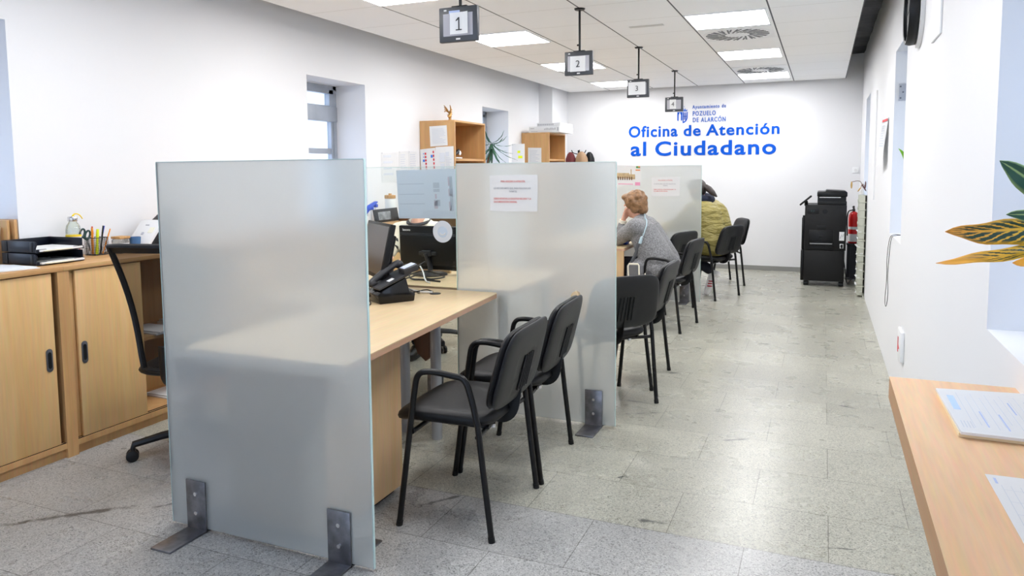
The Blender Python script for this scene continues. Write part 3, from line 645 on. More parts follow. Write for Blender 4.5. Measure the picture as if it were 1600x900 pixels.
def typed_notice(x0, x1, z0, z1, y, label):
    t = sheet('typed_notice', label, 'notice', (x0, y, z1), (x1, y, z1), (x1-.001, y-.004, z0), (x0+.002, y-.002, z0), group='typed notices on the frosted partitions'); w = x1-x0; h = z1-z0; cx = (x0+x1)/2
    T = Txt((1, 0, 0), (0, 0, 1)); yy = y-.0045
    T.add('PARA AGILIZAR LA ATENCIÓN,', .050*h, (cx-.26*w, yy, z1-.20*h), width=.51*w, bold=.02, depth=.0003)
    T.add('DEBEN APORTAR LA SOLICITUD RELLENA Y LA', .050*h, (x0+.09*w, yy, z1-.675*h), width=.78*w, bold=.02, depth=.0003)
    T.add('DOCUMENTACIÓN ORIGINAL', .050*h, (x0+.09*w, yy, z1-.765*h), width=.49*w, bold=.02, depth=.0003)
    T.build('red_lettering', REDINK, t)
    T = Txt((1, 0, 0), (0, 0, 1))
    T.add('LES RECORDAMOS QUE, PARA REALIZAR SUS', .045*h, (x0+.09*w, yy, z1-.385*h), width=.77*w, bold=.02, depth=.0003)
    T.add('TRÁMITES,', .045*h, (cx-.09*w, yy, z1-.475*h), width=.17*w, bold=.02, depth=.0003)
    T.build('grey_lettering', GREYINK, t)
typed_notice(-1.808, -1.506, 1.221, 1.432, 3.9225, 'white landscape notice typed in red and grey on the partition behind the first desk')
typed_notice(-1.753, -1.443, 1.165, 1.377, 8.0825, 'white landscape notice on the farthest partition, above the woman in the grey coat')
# poster seen from behind through the clear glass
t = sheet('poster', 'pale blue back of a wide poster taped behind the clear glass, print showing through faintly', 'poster', (-2.03, 3.9385, 1.472), (-2.458, 3.9385, 1.464), (-2.446, 3.942, 1.164), (-2.041, 3.942, 1.170), PAPERBACK)
A, Bq, D = (-2.458, 3.9370, 1.464), (-2.03, 3.9370, 1.472), (-2.446, 3.9402, 1.164)
bars(t, 'show_through_print', M('show_through', (.60, .64, .72), .8), A, Bq, D, [(.03, .28, .45, .295), (.03, .49, .45, .505), (.03, .69, .45, .705), (.60, .27, .70, .38), (.60, .40, .70, .46), (.86, .15, .91, .85), (.60, .62, .70, .75)], 0)
bars(t, 'show_through_red', M('show_through_red', (.68, .60, .68), .8), A, Bq, D, [(.84, .16, .88, .34), (.84, .40, .91, .55), (.84, .66, .88, .84), (.62, .50, .65, .60), (.60, .64, .66, .80)], 0)
t = thing('round_sticker', 'white round sticker with a pale blue smile on the clear glass, over the neighbouring monitor', 'sticker', (-2.129, 3.923, 1.09))
B().cyl((-2.129, 3.9232, 1.09), (-2.129, 3.9238, 1.09), .067, seg=40).build('sheet', paper_mat('sticker_white', (.80, .83, .88), .4), t, smooth=False)
b = B(); b.cyl((-2.129, 3.9222, 1.088), (-2.129, 3.9231, 1.088), .034, seg=30); b.build('emblem', M('sticker_blue', (.56, .66, .78), .6), t, smooth=False)
B().tube([(-2.129+.018*math.cos(a), 3.9218, 1.083+.013*math.sin(a)) for a in [PI+PI*i/8 for i in range(9)]], .0035, 6).build('smile_mark', LTGREY, t)
# calendar on the far partition
t = sheet('calendar', 'picture calendar of a pale arcaded building, at the top of the farthest partition', 'calendar', (-2.16, 8.082, 1.507), (-1.876, 8.082, 1.502), (-1.874, 8.078, 1.275), (-2.158, 8.078, 1.278))
A, Bq, D = (-2.16, 8.0815, 1.507), (-1.876, 8.0815, 1.502), (-2.158, 8.0775, 1.278)
bars(t, 'building_picture', M('photo_beige', srgb(204, 180, 140), .7, var=(30, .3)), A, Bq, D, [(.05, .36, .55, .62), (.55, .42, .78, .66), (.6, .18, .64, .42)], .001)
b = bars(t, 'arcade', M('photo_brown', srgb(104, 76, 52), .7), A, Bq, D, [(.08+.09*i, .54, .13+.09*i, .70) for i in range(7)], .0013)
bars(t, 'colour_tabs', M('tab_green', srgb(70, 140, 70), .6), A, Bq, D, [(.82, .02, .98, .12)], .001); bars(t, 'orange_tab', M('tab_orange', srgb(230, 140, 70), .6), A, Bq, D, [(.80, .18, .98, .24), (.90, .02, .98, .08)], .0012)
bars(t, 'pink_tab', M('tab_pink', srgb(224, 150, 184), .6), A, Bq, D, [(.78, .80, .98, .96), (.1, .88, .7, .92)], .001)

# ------------------------------------------------------------------ beech cabinets along the left wall
CT = .991; XC = -3.54; XK = -3.955
def cabinet(y0, y1, label, doors, openfrom=None):
    t = thing('sliding_door_cabinet', label, 'cabinet', ((XC+XK)/2, (y0+y1)/2, 0), 0, 'low beech cabinets along the left wall'); f = XC
    B().bb((XK, y0, CT-.024), (f+.004, y1, CT), .002).build('top', BEECHY, t)
    c = B(); c.bb((XK, y0, 0), (f, y0+.03, CT-.024)); c.bb((XK, y1-.03, 0), (f, y1, CT-.024)); c.bb((XK, y0+.03, .05), (f-.002, y1-.03, .078)); c.bb((XK, y0+.03, .0), (f-.02, y1-.03, .05)); c.bb((XK, y0+.03, .05), (XK+.012, y1-.03, CT-.024))
    c.build('carcass', BEECH, t)
    tr = B(); tr.bb((f-.012, y0+.03, .078), (f-.008, y1-.03, .082)); tr.bb((f-.036, y0+.03, .078), (f-.032, y1-.03, .082)); tr.build('track', BLK, t, smooth=False)
    B().bb((XK+.012, y0+.03, .49), (f-.06, y1-.03, .508)).build('shelf', BEECHY, t, smooth=False)
    for (a, b_, dep, hy) in doors:
        d = B().bb((f-dep-.016, a, .082), (f-dep, b_, CT-.030), .0015).build('door', DOORW, t)
        if hy is not None:
            h = B(); pr = [(math.cos(q)*.017, .042+math.sin(q)*.017) for q in [PI*i/8 for i in range(9)]]; pr += [(-x, -z) for x, z in pr]
            h.prism([(hy+p[0], .527+p[1]) for p in pr], 'x', f-dep, f-dep+.004, .001); h.build('handle', STEEL, d)
            h2 = B(); h2.prism([(hy+p[0]*.55, .527+p[1]*.72) for p in pr], 'x', f-dep+.004, f-dep+.005); h2.build('handle_recess', BLK, d)
    return t
cabinet(1.285, 2.495, 'low beech cabinet with closed sliding doors under the letter tray, nearest the picture edge', [(1.32, 1.90, .028, None), (1.885, 2.437, .006, 2.402)])
cabinet(2.495, 3.705, 'low beech cabinet with one sliding door open, behind the black mesh office chair', [(2.53, 2.96, .030, None), (2.562, 2.958, .006, 2.592)])
cabinet(3.705, 4.915, 'low beech cabinet behind the tilted black monitor', [(3.74, 4.32, .028, None), (4.30, 4.88, .006, 4.34)])
cabinet(4.915, 6.125, 'low beech cabinet under the black picture frame and corked jar', [(4.95, 5.53, .028, None), (5.51, 6.09, .006, 5.55)])
for i, (y, z, w, h, n) in enumerate(((3.16, .508, .16, .02, 2), (3.42, .508, .20, .03, 2), (3.3, .078, .2, .02, 2))):
    for q in range(n):
        hh = h/n; tag(B().box((-3.72+.01*q, y+.008*(q % 2), z+hh*(q+.5)), (.28, w, hh*.96), (0, 0, .04*(q-1))).build('paper_stack', PAPER, smooth=False), 'stack of white paper on a shelf inside the open beech cabinet', 'paper', 'papers inside the open cabinet')
def bookcase(y0, y1, zs, label, top=1.99):
    t = thing('bookcase', label, 'bookcase', ((XC+XK)/2, (y0+y1)/2, 0), 0, 'tall open beech bookcases against the left wall'); f = XC
    c = B(); c.bb((XK, y0, 0), (f, y0+.02, top-.02)); c.build('side_panel', BEECH, t, smooth=False)
    c = B(); c.bb((XK, y1-.02, 0), (f, y1, top-.02)); c.build('side_panel', BEECH, t, smooth=False)
    B().bb((XK, y0, top-.02), (f, y1, top), .001).build('top', BEECHY, t)
    B().bb((XK, y0+.02, 0), (XK+.01, y1-.02, top-.02)).build('back_panel', INTER, t, smooth=False)
    for z in zs: B().bb((XK+.01, y0+.02, z-.025), (f-.01, y1-.02, z)).build('shelf', BEECHY, t, smooth=False)
    B().bb((XK+.01, y0+.02, 0), (f-.02, y1-.02, .07)).build('plinth', BEECHY, t, smooth=False)
bookcase(6.82, 7.57, (1.592, 1.2, .8, .4), 'tall open beech bookcase with a golden figurine on top and sheets on its side')
bookcase(9.672, 10.37, (1.62, 1.25, .85, .45), 'tall open beech bookcase near the back corner with flat white boxes on top')
# ------------------------------------------------------------------ visitor chairs
def visitor_chair(label):
    t = thing('visitor_chair', label, 'chair', (0, 0, 0), 0, 'black stacking armchairs in front of the desks'); r = .0125
    for s in (1, -1):
        y = .265*s
        B().tube([(.415, y, 0), (.372, y, .30), (.352, y, .44)], r, 10).build('leg', BLKMET, t)
        B().tube([(0, y, 0), (.036, y, .30), (.054, y, .46)], r, 10).build('leg', BLKMET, t)
        B().tube([(.352, y, .44), (.333, y, .57), (.318, y, .652), (.255, y, .664), (.155, y, .652), (.105, y, .648), (.078, y, .56), (.054, y, .46)], r, 10, smooth=3).build('armrest', BLKMET, t)
        B().cyl((.415, y, 0), (.411, y, .022), .0142).build('foot_cap', BLK, t); B().cyl((0, y, 0), (.003, y, .022), .0142).build('foot_cap', BLK, t)
    f = B()
    f.tube([(.345, .265, .405), (.335, 0, .418), (.345, -.265, .405)], .010); f.tube([(.057, .265, .415), (.07, 0, .424), (.057, -.265, .415)], .010)
    f.cyl((.05, .16, .424), (.40, .16, .428), .009); f.cyl((.05, -.16, .424), (.40, -.16, .428), .009); f.build('seat_frame', BLKMET, t)
    def sf(p):   # lay the pad flat: width y, length x, thickness z
        q = Vector((.25+p.z, p.y, .457+p.x)); q.z -= .030*max(0, (p.z-.10)/.12)**2; q.z += .10*(p.y/.235)**4*.08; return q
    B().pad(.475, .455, .066, 4.5, 5.0, sf).build('seat', BLKSEAT, t)
    def bf(p, off=0.):
        x = p.x+off+.16*p.y*p.y; z = p.z; return Vector((-.030-.27*z*.95+x, p.y*(1-.06*(z/.16)), .668+z*.97))
    B().pad(.485, .335, .052, 5.0, 3.6, lambda p: bf(p, .012)).build('backrest', BLKSEAT, t)
    def shell(p):
        q = bf(p, -.012)
        if p.x < 0 and abs(p.y) < .10 and -.12 < p.z < .045: q.x += .004*(1 if math.sin(p.y*PI/.022) > 0 else 0)
        return q
    sh = B().pad(.490, .340, .034, 5.0, 3.2, shell, 30).build('back_shell', SHELL, t)
    g = B()
    for k in (-2, -1, 0, 1, 2): g.tube([bf(Vector((-.0185, k*.024, -.118)), -.012), bf(Vector((-.0185, k*.024, -.04)), -.012), bf(Vector((-.0185, k*.024, .035)), -.012)], .0045, 6)
    g.build('ribs', SHELL, sh)
    k = B(); k.tube([(.10, 0, .425), (.05, 0, .420), (.015, 0, .45), (.004, 0, .53), (-.008, 0, .60)], .018, 10, smooth=2, flat=(.35, 1.8)); k.build('back_bracket', BLK, t)
    sc = B().cyl((.06, .10, .405), (.06, .10, .42), .012); sc.cyl((.06, -.10, .405), (.06, -.10, .42), .012); sc.build('bolt', CHROME, t)
    return t
CH = [(-1.171, 2.771, 181.8, 'empty black armchair nearest, in front of the first desk beside the wooden pedestal'),
      (-1.188, 3.348, 183.1, 'empty black armchair in front of the first desk, next to the frosted partition'),
      (-1.099, 4.262, 138.9, 'black armchair cut off by the frosted partition, its ribbed back turned to the aisle'),
      (-1.004, 4.98, 178.7, 'empty black armchair side-on in front of the woman in grey'),
      (-1.105, 6.738, 172.8, 'black armchair the woman in the grey coat sits on'),
      (-1.33, 7.52, 158., 'empty black armchair close to the farthest partition, behind the chair of the woman in grey'),
      (-.966, 8.486, 157.6, 'black armchair the person in the khaki jacket sits on'),
      (-.987, 9.708, 204.8, 'empty black armchair farthest back, between the khaki jacket and the back wall')]
c0 = visitor_chair(CH[0][3]); c0.location = (CH[0][0], CH[0][1], 0); c0.rotation_euler = (0, 0, math.radians(CH[0][2]))
for (x, y, a, l) in CH[1:]: dup(c0, (x, y, 0), math.radians(a), l)

# ------------------------------------------------------------------ mesh office chair
def office_chair(loc, rz, label):
    t = thing('office_chair', label, 'office chair', (0, 0, 0), 0, 'black mesh swivel chairs of the staff')
    def at(p): # back surface point, u across (-1..1), v up (0..1) ; chair faces +y locally
        u, v = p; hw = .135+.095*v**.8; return Vector((u*hw, -.235-.03*v+.05*(1-u*u)*-.4-.035*math.sin(v*PI)*-1-.05*v*v, .50+.615*v))
    ms = B(); N = 10
    for i in range(N):
        for j in range(N):
            q = [at((-1+2*a/N, b_/N)) for a, b_ in ((i, j), (i+1, j), (i+1, j+1), (i, j+1))]; ms.quad(*q)
    bmesh.ops.remove_doubles(ms.bm, verts=ms.bm.verts, dist=1e-5); ms.build('backrest_mesh', MESHBLK, t)
    lp = [at((-1, v/10)) for v in range(11)]+[at((u/5, 1)) for u in range(-4, 5)]+[at((1, v/10)) for v in range(10, -1, -1)]+[at((u/5, 0)) for u in range(4, -5, -1)]
    B().tube(lp, .016, 8, closed=True, flat=(1, .8)).build('backrest_frame', BLK, t)
    def sf(p): return Vector((p.y, .02+p.z, .475+p.x))
    B().pad(.48, .48, .07, 4, 2.4, sf).build('seat', BLKSEAT, t)
    B().tube([(0, .0, .42), (0, -.20, .40), (0, -.265, .46), (0, -.262, .62)], .03, 8, smooth=2, flat=(1.3, .5)).build('back_support', BLK, t)
    c = B().cyl((0, 0, .10), (0, 0, .30), .028); c.cyl((0, 0, .28), (0, 0, .44), .016); c.build('gas_column', BLK, t)
    for k in range(5):
        a = math.radians(212+72*k); e = Vector((math.cos(a), math.sin(a), 0)); s = B()
        s.tube([e*.02+Vector((0, 0, .125)), e*.18+Vector((0, 0, .11)), e*.31+Vector((0, 0, .085)), e*.315+Vector((0, 0, .055))], [.026, .017], 8, flat=(1, .9)); lg = s.build('leg', BLK, t)
        n = e.cross(Vector((0, 0, 1))); p = e*.318+Vector((0, 0, .030)); w = B(); w.cyl(p-n*.026, p-n*.006, .030, seg=20, bev=.004); w.cyl(p+n*.006, p+n*.026, .030, seg=20, bev=.004); w.build('caster', BLK, lg)
    q = B()
    for i in range(8):
        a, b_ = -1+i/4, -1+(i+1)/4; o_ = Vector((0, .006, 0))
        for s in (1, -1): q.quad(*[at(p)+o_*s for p in ((a, .945), (b_, .945), (b_, 1), (a, 1))])
    bmesh.ops.remove_doubles(q.bm, verts=q.bm.verts, dist=1e-5); q.build('top_rail', BLK, t)
    t.location = loc; t.rotation_euler = (0, 0, rz); return t
oc = office_chair((-2.985, 2.80, 0), math.radians(16), 'black mesh-backed swivel chair between the beech cabinets and the nearest frosted partition')
dup(oc, (-3.02, 5.30, 0), PI, 'black swivel chair of the clerk in the cream jumper')

# ------------------------------------------------------------------ desks
def rounded(poly, r=.03, n=5):
    out = []
    for i, p in enumerate(poly):
        p = Vector(p); a = (Vector(poly[i-1])-p).normalized(); b = (Vector(poly[(i+1) % len(poly)])-p).normalized()
        for k in range(n+1):
            u = k/n; out.append((p+a*r*(1-u)**2+b*r*u*u)[:])
    return out
def desk(poly, label, legs, ped, group='pale wood visitor desks in a row'):
    cx = sum(p[0] for p in poly)/len(poly); cy = sum(p[1] for p in poly)/len(poly)
    t = thing('desk', label, 'desk', (cx, cy, 0), 0, group); pr = rounded(poly)
    B().prism(pr, 'z', .735, .740).build('desk_top', DESKW, t, smooth=False)
    B().prism(pr, 'z', .712, .735).build('edge_band', EDGEW, t, smooth=False)
    for (x, y) in legs: B().cyl((x, y, .0), (x, y, .712), .029, seg=24).build('leg', SILVER, t)
    if ped:
        x0, y0, x1, y1 = ped; p = B(); p.bb((x0, y0, .03), (x1, y1, .7115), .001); p.build('pedestal', DESKP, t, smooth=False)
        B().bb((x0+.03, y0+.03, 0), (x1-.03, y1-.03, .03)).build('plinth', BLK, t, smooth=False)
    return t
d1 = desk([(-1.612, 2.20), (-1.752, 3.90), (-3.0, 3.90), (-3.0, 3.30), (-2.45, 3.15), (-2.42, 2.20)], 'pale wood desk nearest, with the telephone, in front of the two empty chairs', [(-1.909, 3.418), (-2.13, 3.46), (-2.9, 3.6)], (-2.22, 2.235, -1.738, 2.785))
B().prism([(-2.10, .7115), (-2.10, .52), (-2.07, .44), (-2.02, .40), (-1.97, .44), (-1.955, .52), (-1.955, .7115)], 'y', 3.50, 3.52).build('modesty_bracket', DKWOOD, d1)
desk([(-1.70, 3.975), (-1.70, 4.93), (-3.15, 4.93), (-3.15, 3.975)], 'pale wood desk behind the clear glass, under the branded monitor', [(-1.80, 4.08), (-3.05, 4.08), (-1.8, 4.83)], None)
d3 = desk([(-1.668, 6.545), (-1.70, 8.05), (-2.55, 8.05), (-2.55, 6.545)], 'pale wood desk the woman in grey leans on', [(-2.45, 7.9), (-1.85, 7.9)], None)
B().bb((-2.50, 6.555, .0), (-1.675, 6.58, .7115), .001).build('end_panel', DESKP, d3, smooth=False)
desk([(-1.69, 8.14), (-1.70, 9.60), (-2.55, 9.60), (-2.55, 8.14)], 'pale wood desk behind the farthest partition, where the khaki jacket leans', [(-2.45, 9.5), (-1.85, 9.5), (-1.85, 8.3)], None)
t = thing('cable_grommet', 'black round cable hole cover on the nearest desk, behind the telephone', 'cable grommet', (-2.082, 3.735, .74)); B().cyl((-2.082, 3.735, .7398), (-2.082, 3.735, .7425), .032, seg=24).build('lid', BLK, t); B().cyl((-2.095, 3.74, .7425), (-2.095, 3.74, .7428), .012).build('hole', INK, t)

# telephone: lies along axis U (user side to back), width along Wd
U = Vector((.566, .825, 0)); Wd = Vector((-.825, .566, 0)); P0 = Vector((-2.190, 3.315, .74))
t = thing('telephone', 'black desk telephone with a handset on a wedge base, on the nearest desk', 'telephone', tuple(P0+U*.11+Wd*.09))
def ph(s, w, z): return P0+U*s+Wd*w+Vector((0, 0, z))
def wedge(prof, w0, w1, name, mat, par, bev=.004):
    b = B(); q = bmesh.new(); A = [q.verts.new(ph(s, w0, z)) for s, z in prof]; C = [q.verts.new(ph(s, w1, z)) for s, z in prof]
    q.faces.new(A); q.faces.new(C[::-1]); n = len(prof)
    for i in range(n): q.faces.new((A[i], C[i], C[(i+1) % n], A[(i+1) % n]))
    bmesh.ops.recalc_face_normals(q, faces=q.faces); bmesh.ops.bevel(q, geom=list(q.edges), offset=bev, segments=2, affect='EDGES', profile=.5); b._merge(q); return b.build(name, mat, par)
base = wedge([(0, 0), (.205, 0), (.212, .045), (.178, .055), (.158, .135), (.02, .075), (-.012, .05)], 0, .17, 'base', GLOSSBLK, t, .006)
wedge([(.0, .076), (.165, .140), (.20, .165), (.205, .172), (.15, .150), (.0, .085)], .002, .168, 'keypad_panel', DKGREY, t, .002)
wedge([(.150, .150), (.235, .170), (.228, .205), (.145, .178)], .0, .085, 'display_housing', DKGREY, t, .004)
wedge([(.152, .181), (.222, .205), (.221, .2075), (.151, .1835)], .012, .072, 'display', LCD, t, .0008)
wedge([(.07, .113), (.105, .127), (.104, .130), (.069, .116)], .03, .07, 'label_strip', WHITE_TRIM, t, .0008)
hs = B(); hs.tube([ph(.005, .125, .105), ph(.03, .125, .125), ph(.09, .125, .165), ph(.15, .125, .198), ph(.172, .125, .205)], .024, 12, smooth=2, flat=(1, .75)); hs.ell(ph(.012, .125, .10), (.028, .028, .022)); hs.ell(ph(.168, .125, .195), (.028, .028, .024)); hs.build('handset', DKGREY, t)
B().tube([ph(0, .125, .095), ph(-.04, .10, .03), ph(-.03, .03, .004), ph(-.10, -.04, .004), ph(-.16, -.02, .004)], .003, 6, smooth=3).build('handset_cord', BLK, t)
tag(B().pad(.06, .10, .03, 3, 2, lambda p: Vector((-2.385+p.y*.6-p.z*.5, 3.44+p.y*.6+p.z*.5, .756+p.x))).build('computer_mouse', BLK), 'black computer mouse on the nearest desk, half behind the frosted edge', 'mouse')

def monitor(c, n, w, h, tilt, label, front=True, stand=None, brand=None):
    """c centre of the screen, n horizontal facing direction; the panel leans back by tilt"""
    n = Vector(n).normalized(); x = Vector((0, 0, 1)).cross(n).normalized(); up = (Vector((0, 0, 1))*math.cos(tilt)-n*math.sin(tilt)); nn = x.cross(up)
    c = Vector(c); sp = Vector(stand) if stand else c-n*.12
    t = thing('monitor', label, 'computer monitor', (sp.x, sp.y, .74), 0, 'black computer monitors on the desks')
    m = Matrix((x, up, nn)).transposed().to_4x4(); m.translation = c
    def part(f, name, mat, par=t):
        b = B(); f(b); bmesh.ops.transform(b.bm, matrix=m, verts=b.bm.verts); return b.build(name, mat, par)
    part(lambda b: b.bb((-w/2, -h/2, -.022), (w/2, h/2, .012), .005), 'housing', BLK)
    part(lambda b: b.bb((-w/2+.016, -h/2+.022, .0118), (w/2-.016, h/2-.016, .0128)), 'screen', SCREENG)
    part(lambda b: b.prism([(-w/2+.03, -h/2+.03), (w/2-.03, -h/2+.03), (w/2-.03, h/2-.06), (-w/2+.03, h/2-.06)], 'z', -.05, -.02, .014), 'back_cover', BLK)
    part(lambda b: (b.bb((-.07, -.045, -.064), (.07, -.02, -.048), .004), b.bb((-.035, -.05, -.085), (.035, -.01, -.06), .004)), 'mount', DKGREY)
    s = B(); k = c-n*.075; s.tube([(sp.x, sp.y, .75), (sp.x, sp.y, .80), (k.x, k.y, c.z-.03)], .022, 10, flat=(1.3, .6)); s.build('stand_pole', DKGREY, t)
    B().lathe([(.12, .7405), (.12, .748), (.10, .754), (.03, .760)], (sp.x, sp.y, 0), 32).build('stand_foot', DKGREY, t)
    if brand:
        me = text_mesh(brand, .016, bold=.03, depth=.0004); mm = Matrix((-x, up, -nn)).transposed().to_4x4(); mm.translation = c-nn*.0224-x*(-w/2+.03)+up*(h/2-.036)
        for v in me.vertices: pass
        me.transform(mm); link('lettering', me, WHITE_TRIM, t, smooth=False)
        part(lambda b: b.bb((-w/2+.006, h/2-.075, -.028), (w/2-.006, h/2-.05, -.021), .004), 'top_ridge', DKGREY)
    return t
monitor((-2.400, 3.605, 1.008), (-.64, -.77, 0), .44, .315, .22, 'black monitor on the nearest desk seen from the side, screen turned to the clerk', stand=(-2.365, 3.71))
monitor((-2.515, 4.47, .925), (.04, 1, 0), .50, .305, .05, 'black monitor seen from the back through the clear glass, brand name at its upper corner', stand=(-2.50, 4.42), brand='lenovo')

# cables
def cable(pts, r, mat, label, name='cable', sm=3, group=None): return tag(B().tube(pts, r, 7, smooth=sm).build(name, mat), label, 'cable', group)
cable([(-2.10, 3.735, .748), (-2.16, 3.70, .752), (-2.20, 3.74, .745), (-2.30, 3.80, .746), (-2.42, 3.80, .745)], .006, LTGREY, 'pale cable coming out of the desk hole behind the telephone')
cable([(-2.10, 3.74, .75), (-2.15, 3.75, .762), (-2.19, 3.68, .75), (-2.25, 3.72, .745), (-2.36, 3.74, .745)], .0035, BLK, 'thin black cable beside the desk hole')
cable([(-2.62, 4.12, .746), (-2.52, 4.10, .75), (-2.45, 4.20, .78), (-2.36, 4.14, .75), (-2.28, 4.22, .76), (-2.34, 4.33, .75), (-2.45, 4.26, .80), (-2.56, 4.20, .76), (-2.60, 4.28, .75)], .005, BLK, 'tangled black cable under the branded monitor')
cable([(-2.50, 4.28, .82), (-2.44, 4.22, .79), (-2.36, 4.10, .75), (-2.30, 4.06, .746)], .005, LTGREY, 'white cable hanging in front of the branded monitor')
cable([(-2.46, 4.28, .85), (-2.52, 4.20, .80), (-2.50, 4.12, .75), (-2.38, 4.16, .748), (-2.26, 4.12, .748)], .006, BLK, 'looped black cable at the foot of the branded monitor')
for i, (x, y) in enumerate(((-2.02, 3.10), (-2.06, 3.06), (-2.00, 3.02))):
    cable([(x, y, .71), (x-.02, y+.02, .5), (x+.04*(1 if i % 2 else -1), y, .3), (x+.02, y-.03, .1), (x-.05, y-.05, .012)], .005, (BLK, LTGREY, BLK)[i], 'cable hanging down to the floor under the nearest desk', group='cables under the nearest desk')
tag(B().bb((-2.9, 4.52, .741), (-2.40, 4.545, .765), .003).build('cable_cover', DESKP), 'pale wood strip on the desk under the branded monitor', 'strip')
kb = thing('keyboard', 'black keyboard lying behind the branded monitor', 'keyboard', (-2.6, 4.72, .74)); B().bb((-2.82, 4.65, .741), (-2.38, 4.80, .756), .003).build('body', BLK, kb)
q = B()
for i in range(14):
    for j in range(4): q.bb((-2.805+.0305*i, 4.662+.033*j, .756), (-2.78+.0305*i, 4.688+.033*j, .762))
q.build('keys', DKGREY, kb, smooth=False)
tag(B().bb((-1.90, 6.86, .741), (-1.72, 6.95, .80), .006).build('desk_box', BLUEPL), 'small blue and white box on the desk beside the arm of the woman in grey', 'box')
t = bpy.data.objects['desk_box']
# ------------------------------------------------------------------ people
def frame(fwd, up=(0, 0, 1)):
    f = Vector(fwd).normalized(); u = Vector(up); l = u.cross(f).normalized(); u = f.cross(l).normalized(); return f, l, u
def head_prims(c, fwd, up, k=1.):
    f, l, u = frame(fwd, up); R = Matrix((f, l, u)).transposed(); e = R.to_euler(); c = Vector(c); P = lambda a, b, z: c+f*a*k+l*b*k+u*z*k
    pr = [('e', P(-.012, 0, .022), (.092*k, .074*k, .092*k), e), ('e', P(.022, 0, -.035), (.068*k, .058*k, .078*k), e), ('e', P(.048, 0, -.085), (.034*k, .036*k, .026*k), e),
          ('c', P(.083, 0, .008), P(.104, 0, -.028), .009*k, .014*k), ('e', P(.098, 0, -.034), (.012*k, .018*k, .010*k), e),
          ('c', P(.078, .03, .022), P(.076, -.03, .022), .014*k, .014*k), ('e', P(.084, 0, -.060), (.012*k, .024*k, .007*k), e), ('e', P(.081, 0, -.071), (.011*k, .020*k, .007*k), e),
          ('e', P(.062, .034, -.02), (.022*k, .022*k, .020*k), e), ('e', P(.062, -.034, -.02), (.022*k, .022*k, .020*k), e)]
    for s in (1, -1): pr += [('e', P(-.008, .076*s, -.012), (.020*k, .009*k, .032*k), e), ('e', P(-.006, .077*s, -.038), (.010*k, .007*k, .012*k), e)]
    return pr, P
def eyes(P, t, col=(.12, .07, .04)):
    w = B(); i = B()
    for s in (1, -1): w.ell(P(.074, .031*s, .004), .0125, seg=14); i.ell(P(.0845, .031*s, .004), (.003, .0055, .0055), seg=10)
    e = w.build('eyes', M('eye_white', (.75, .72, .7), .3) if 'eye_white' not in bpy.data.materials else bpy.data.materials['eye_white'], t); i.build('iris', INK, e)
def hand_prims(w, d, pn, side, curl=.35, k=1.):
    """w wrist, d pointing direction, pn palm normal, side +1 puts the thumb along d x pn"""
    w = Vector(w); d = Vector(d).normalized(); pn = (Vector(pn)-d*Vector(pn).dot(d)).normalized(); x = d.cross(pn)*side
    pr = [('c', w, w+d*.03*k, .022*k, .024*k)]
    for j, o in enumerate((.030, .010, -.010, -.028)): pr.append(('c', w+d*.02*k+x*o*.7*k, w+d*.082*k+x*o*k, .014*k, .0115*k))
    for j, (o, L) in enumerate(((.030, .070), (.010, .080), (-.010, .074), (-.029, .058))):
        p = w+d*.086*k+x*o*k; a = curl*.5
        for seg, fr in enumerate((.45, .32, .23)):
            q = p+(d*math.cos(a)+pn*math.sin(a)+x*o*.9)*L*fr*k; pr.append(('c', p, q, (.0092-.0008*seg)*k, (.0086-.0008*seg)*k)); p = q; a += curl
    p = w+d*.022*k+x*.026*k; q = p+(d*.55+x*.75+pn*.25).normalized()*.036*k; r = q+(d*.9+x*.25+pn*.3).normalized()*.028*k; s_ = r+(d*.95+pn*.25).normalized()*.022*k
    pr += [('c', p, q, .0135*k, .0105*k), ('c', q, r, .0105*k, .0095*k), ('c', r, s_, .0095*k, .0078*k)]
    return pr
def person(label, loc): return thing('person', label, 'person', loc)
def shoe(t, heel, toe, upv, mat, sole=WHITELEA, name='shoe'):
    h = Vector(heel); o = Vector(toe); d = (o-h).normalized(); u = (Vector(upv)-d*Vector(upv).dot(d)).normalized(); L = (o-h).length
    s = blob([('c', h+u*.05, h+d*L*.35+u*.055, .042, .040), ('c', h+d*L*.3+u*.045, h+d*L*.62+u*.035, .042, .036), ('c', h+d*L*.55+u*.03, h+d*L*.9+u*.028, .038, .030), ('c', h+u*.05, h+u*.09-d*.005, .040, .036)], .008, name, mat, t, 5)
    x = d.cross(u); b = B(); pts = [(-.03, -.028), (.0, -.040), (.35*L, -.036), (.7*L, -.044), (.95*L, -.03), (L+.005, 0), (.95*L, .03), (.7*L, .044), (.35*L, .036), (0, .040), (-.03, .028)]
    A = [b.bm.verts.new(h+d*a+x*c+u*.018) for a, c in pts]; C = [b.bm.verts.new(h+d*a+x*c-u*.004) for a, c in pts]; b.bm.faces.new(A); b.bm.faces.new(C[::-1])
    for i in range(len(pts)): b.bm.faces.new((A[i], A[(i+1) % len(pts)], C[(i+1) % len(pts)], C[i]))
    b.build('sole', sole, s); return s, (h, d, u, x, L)

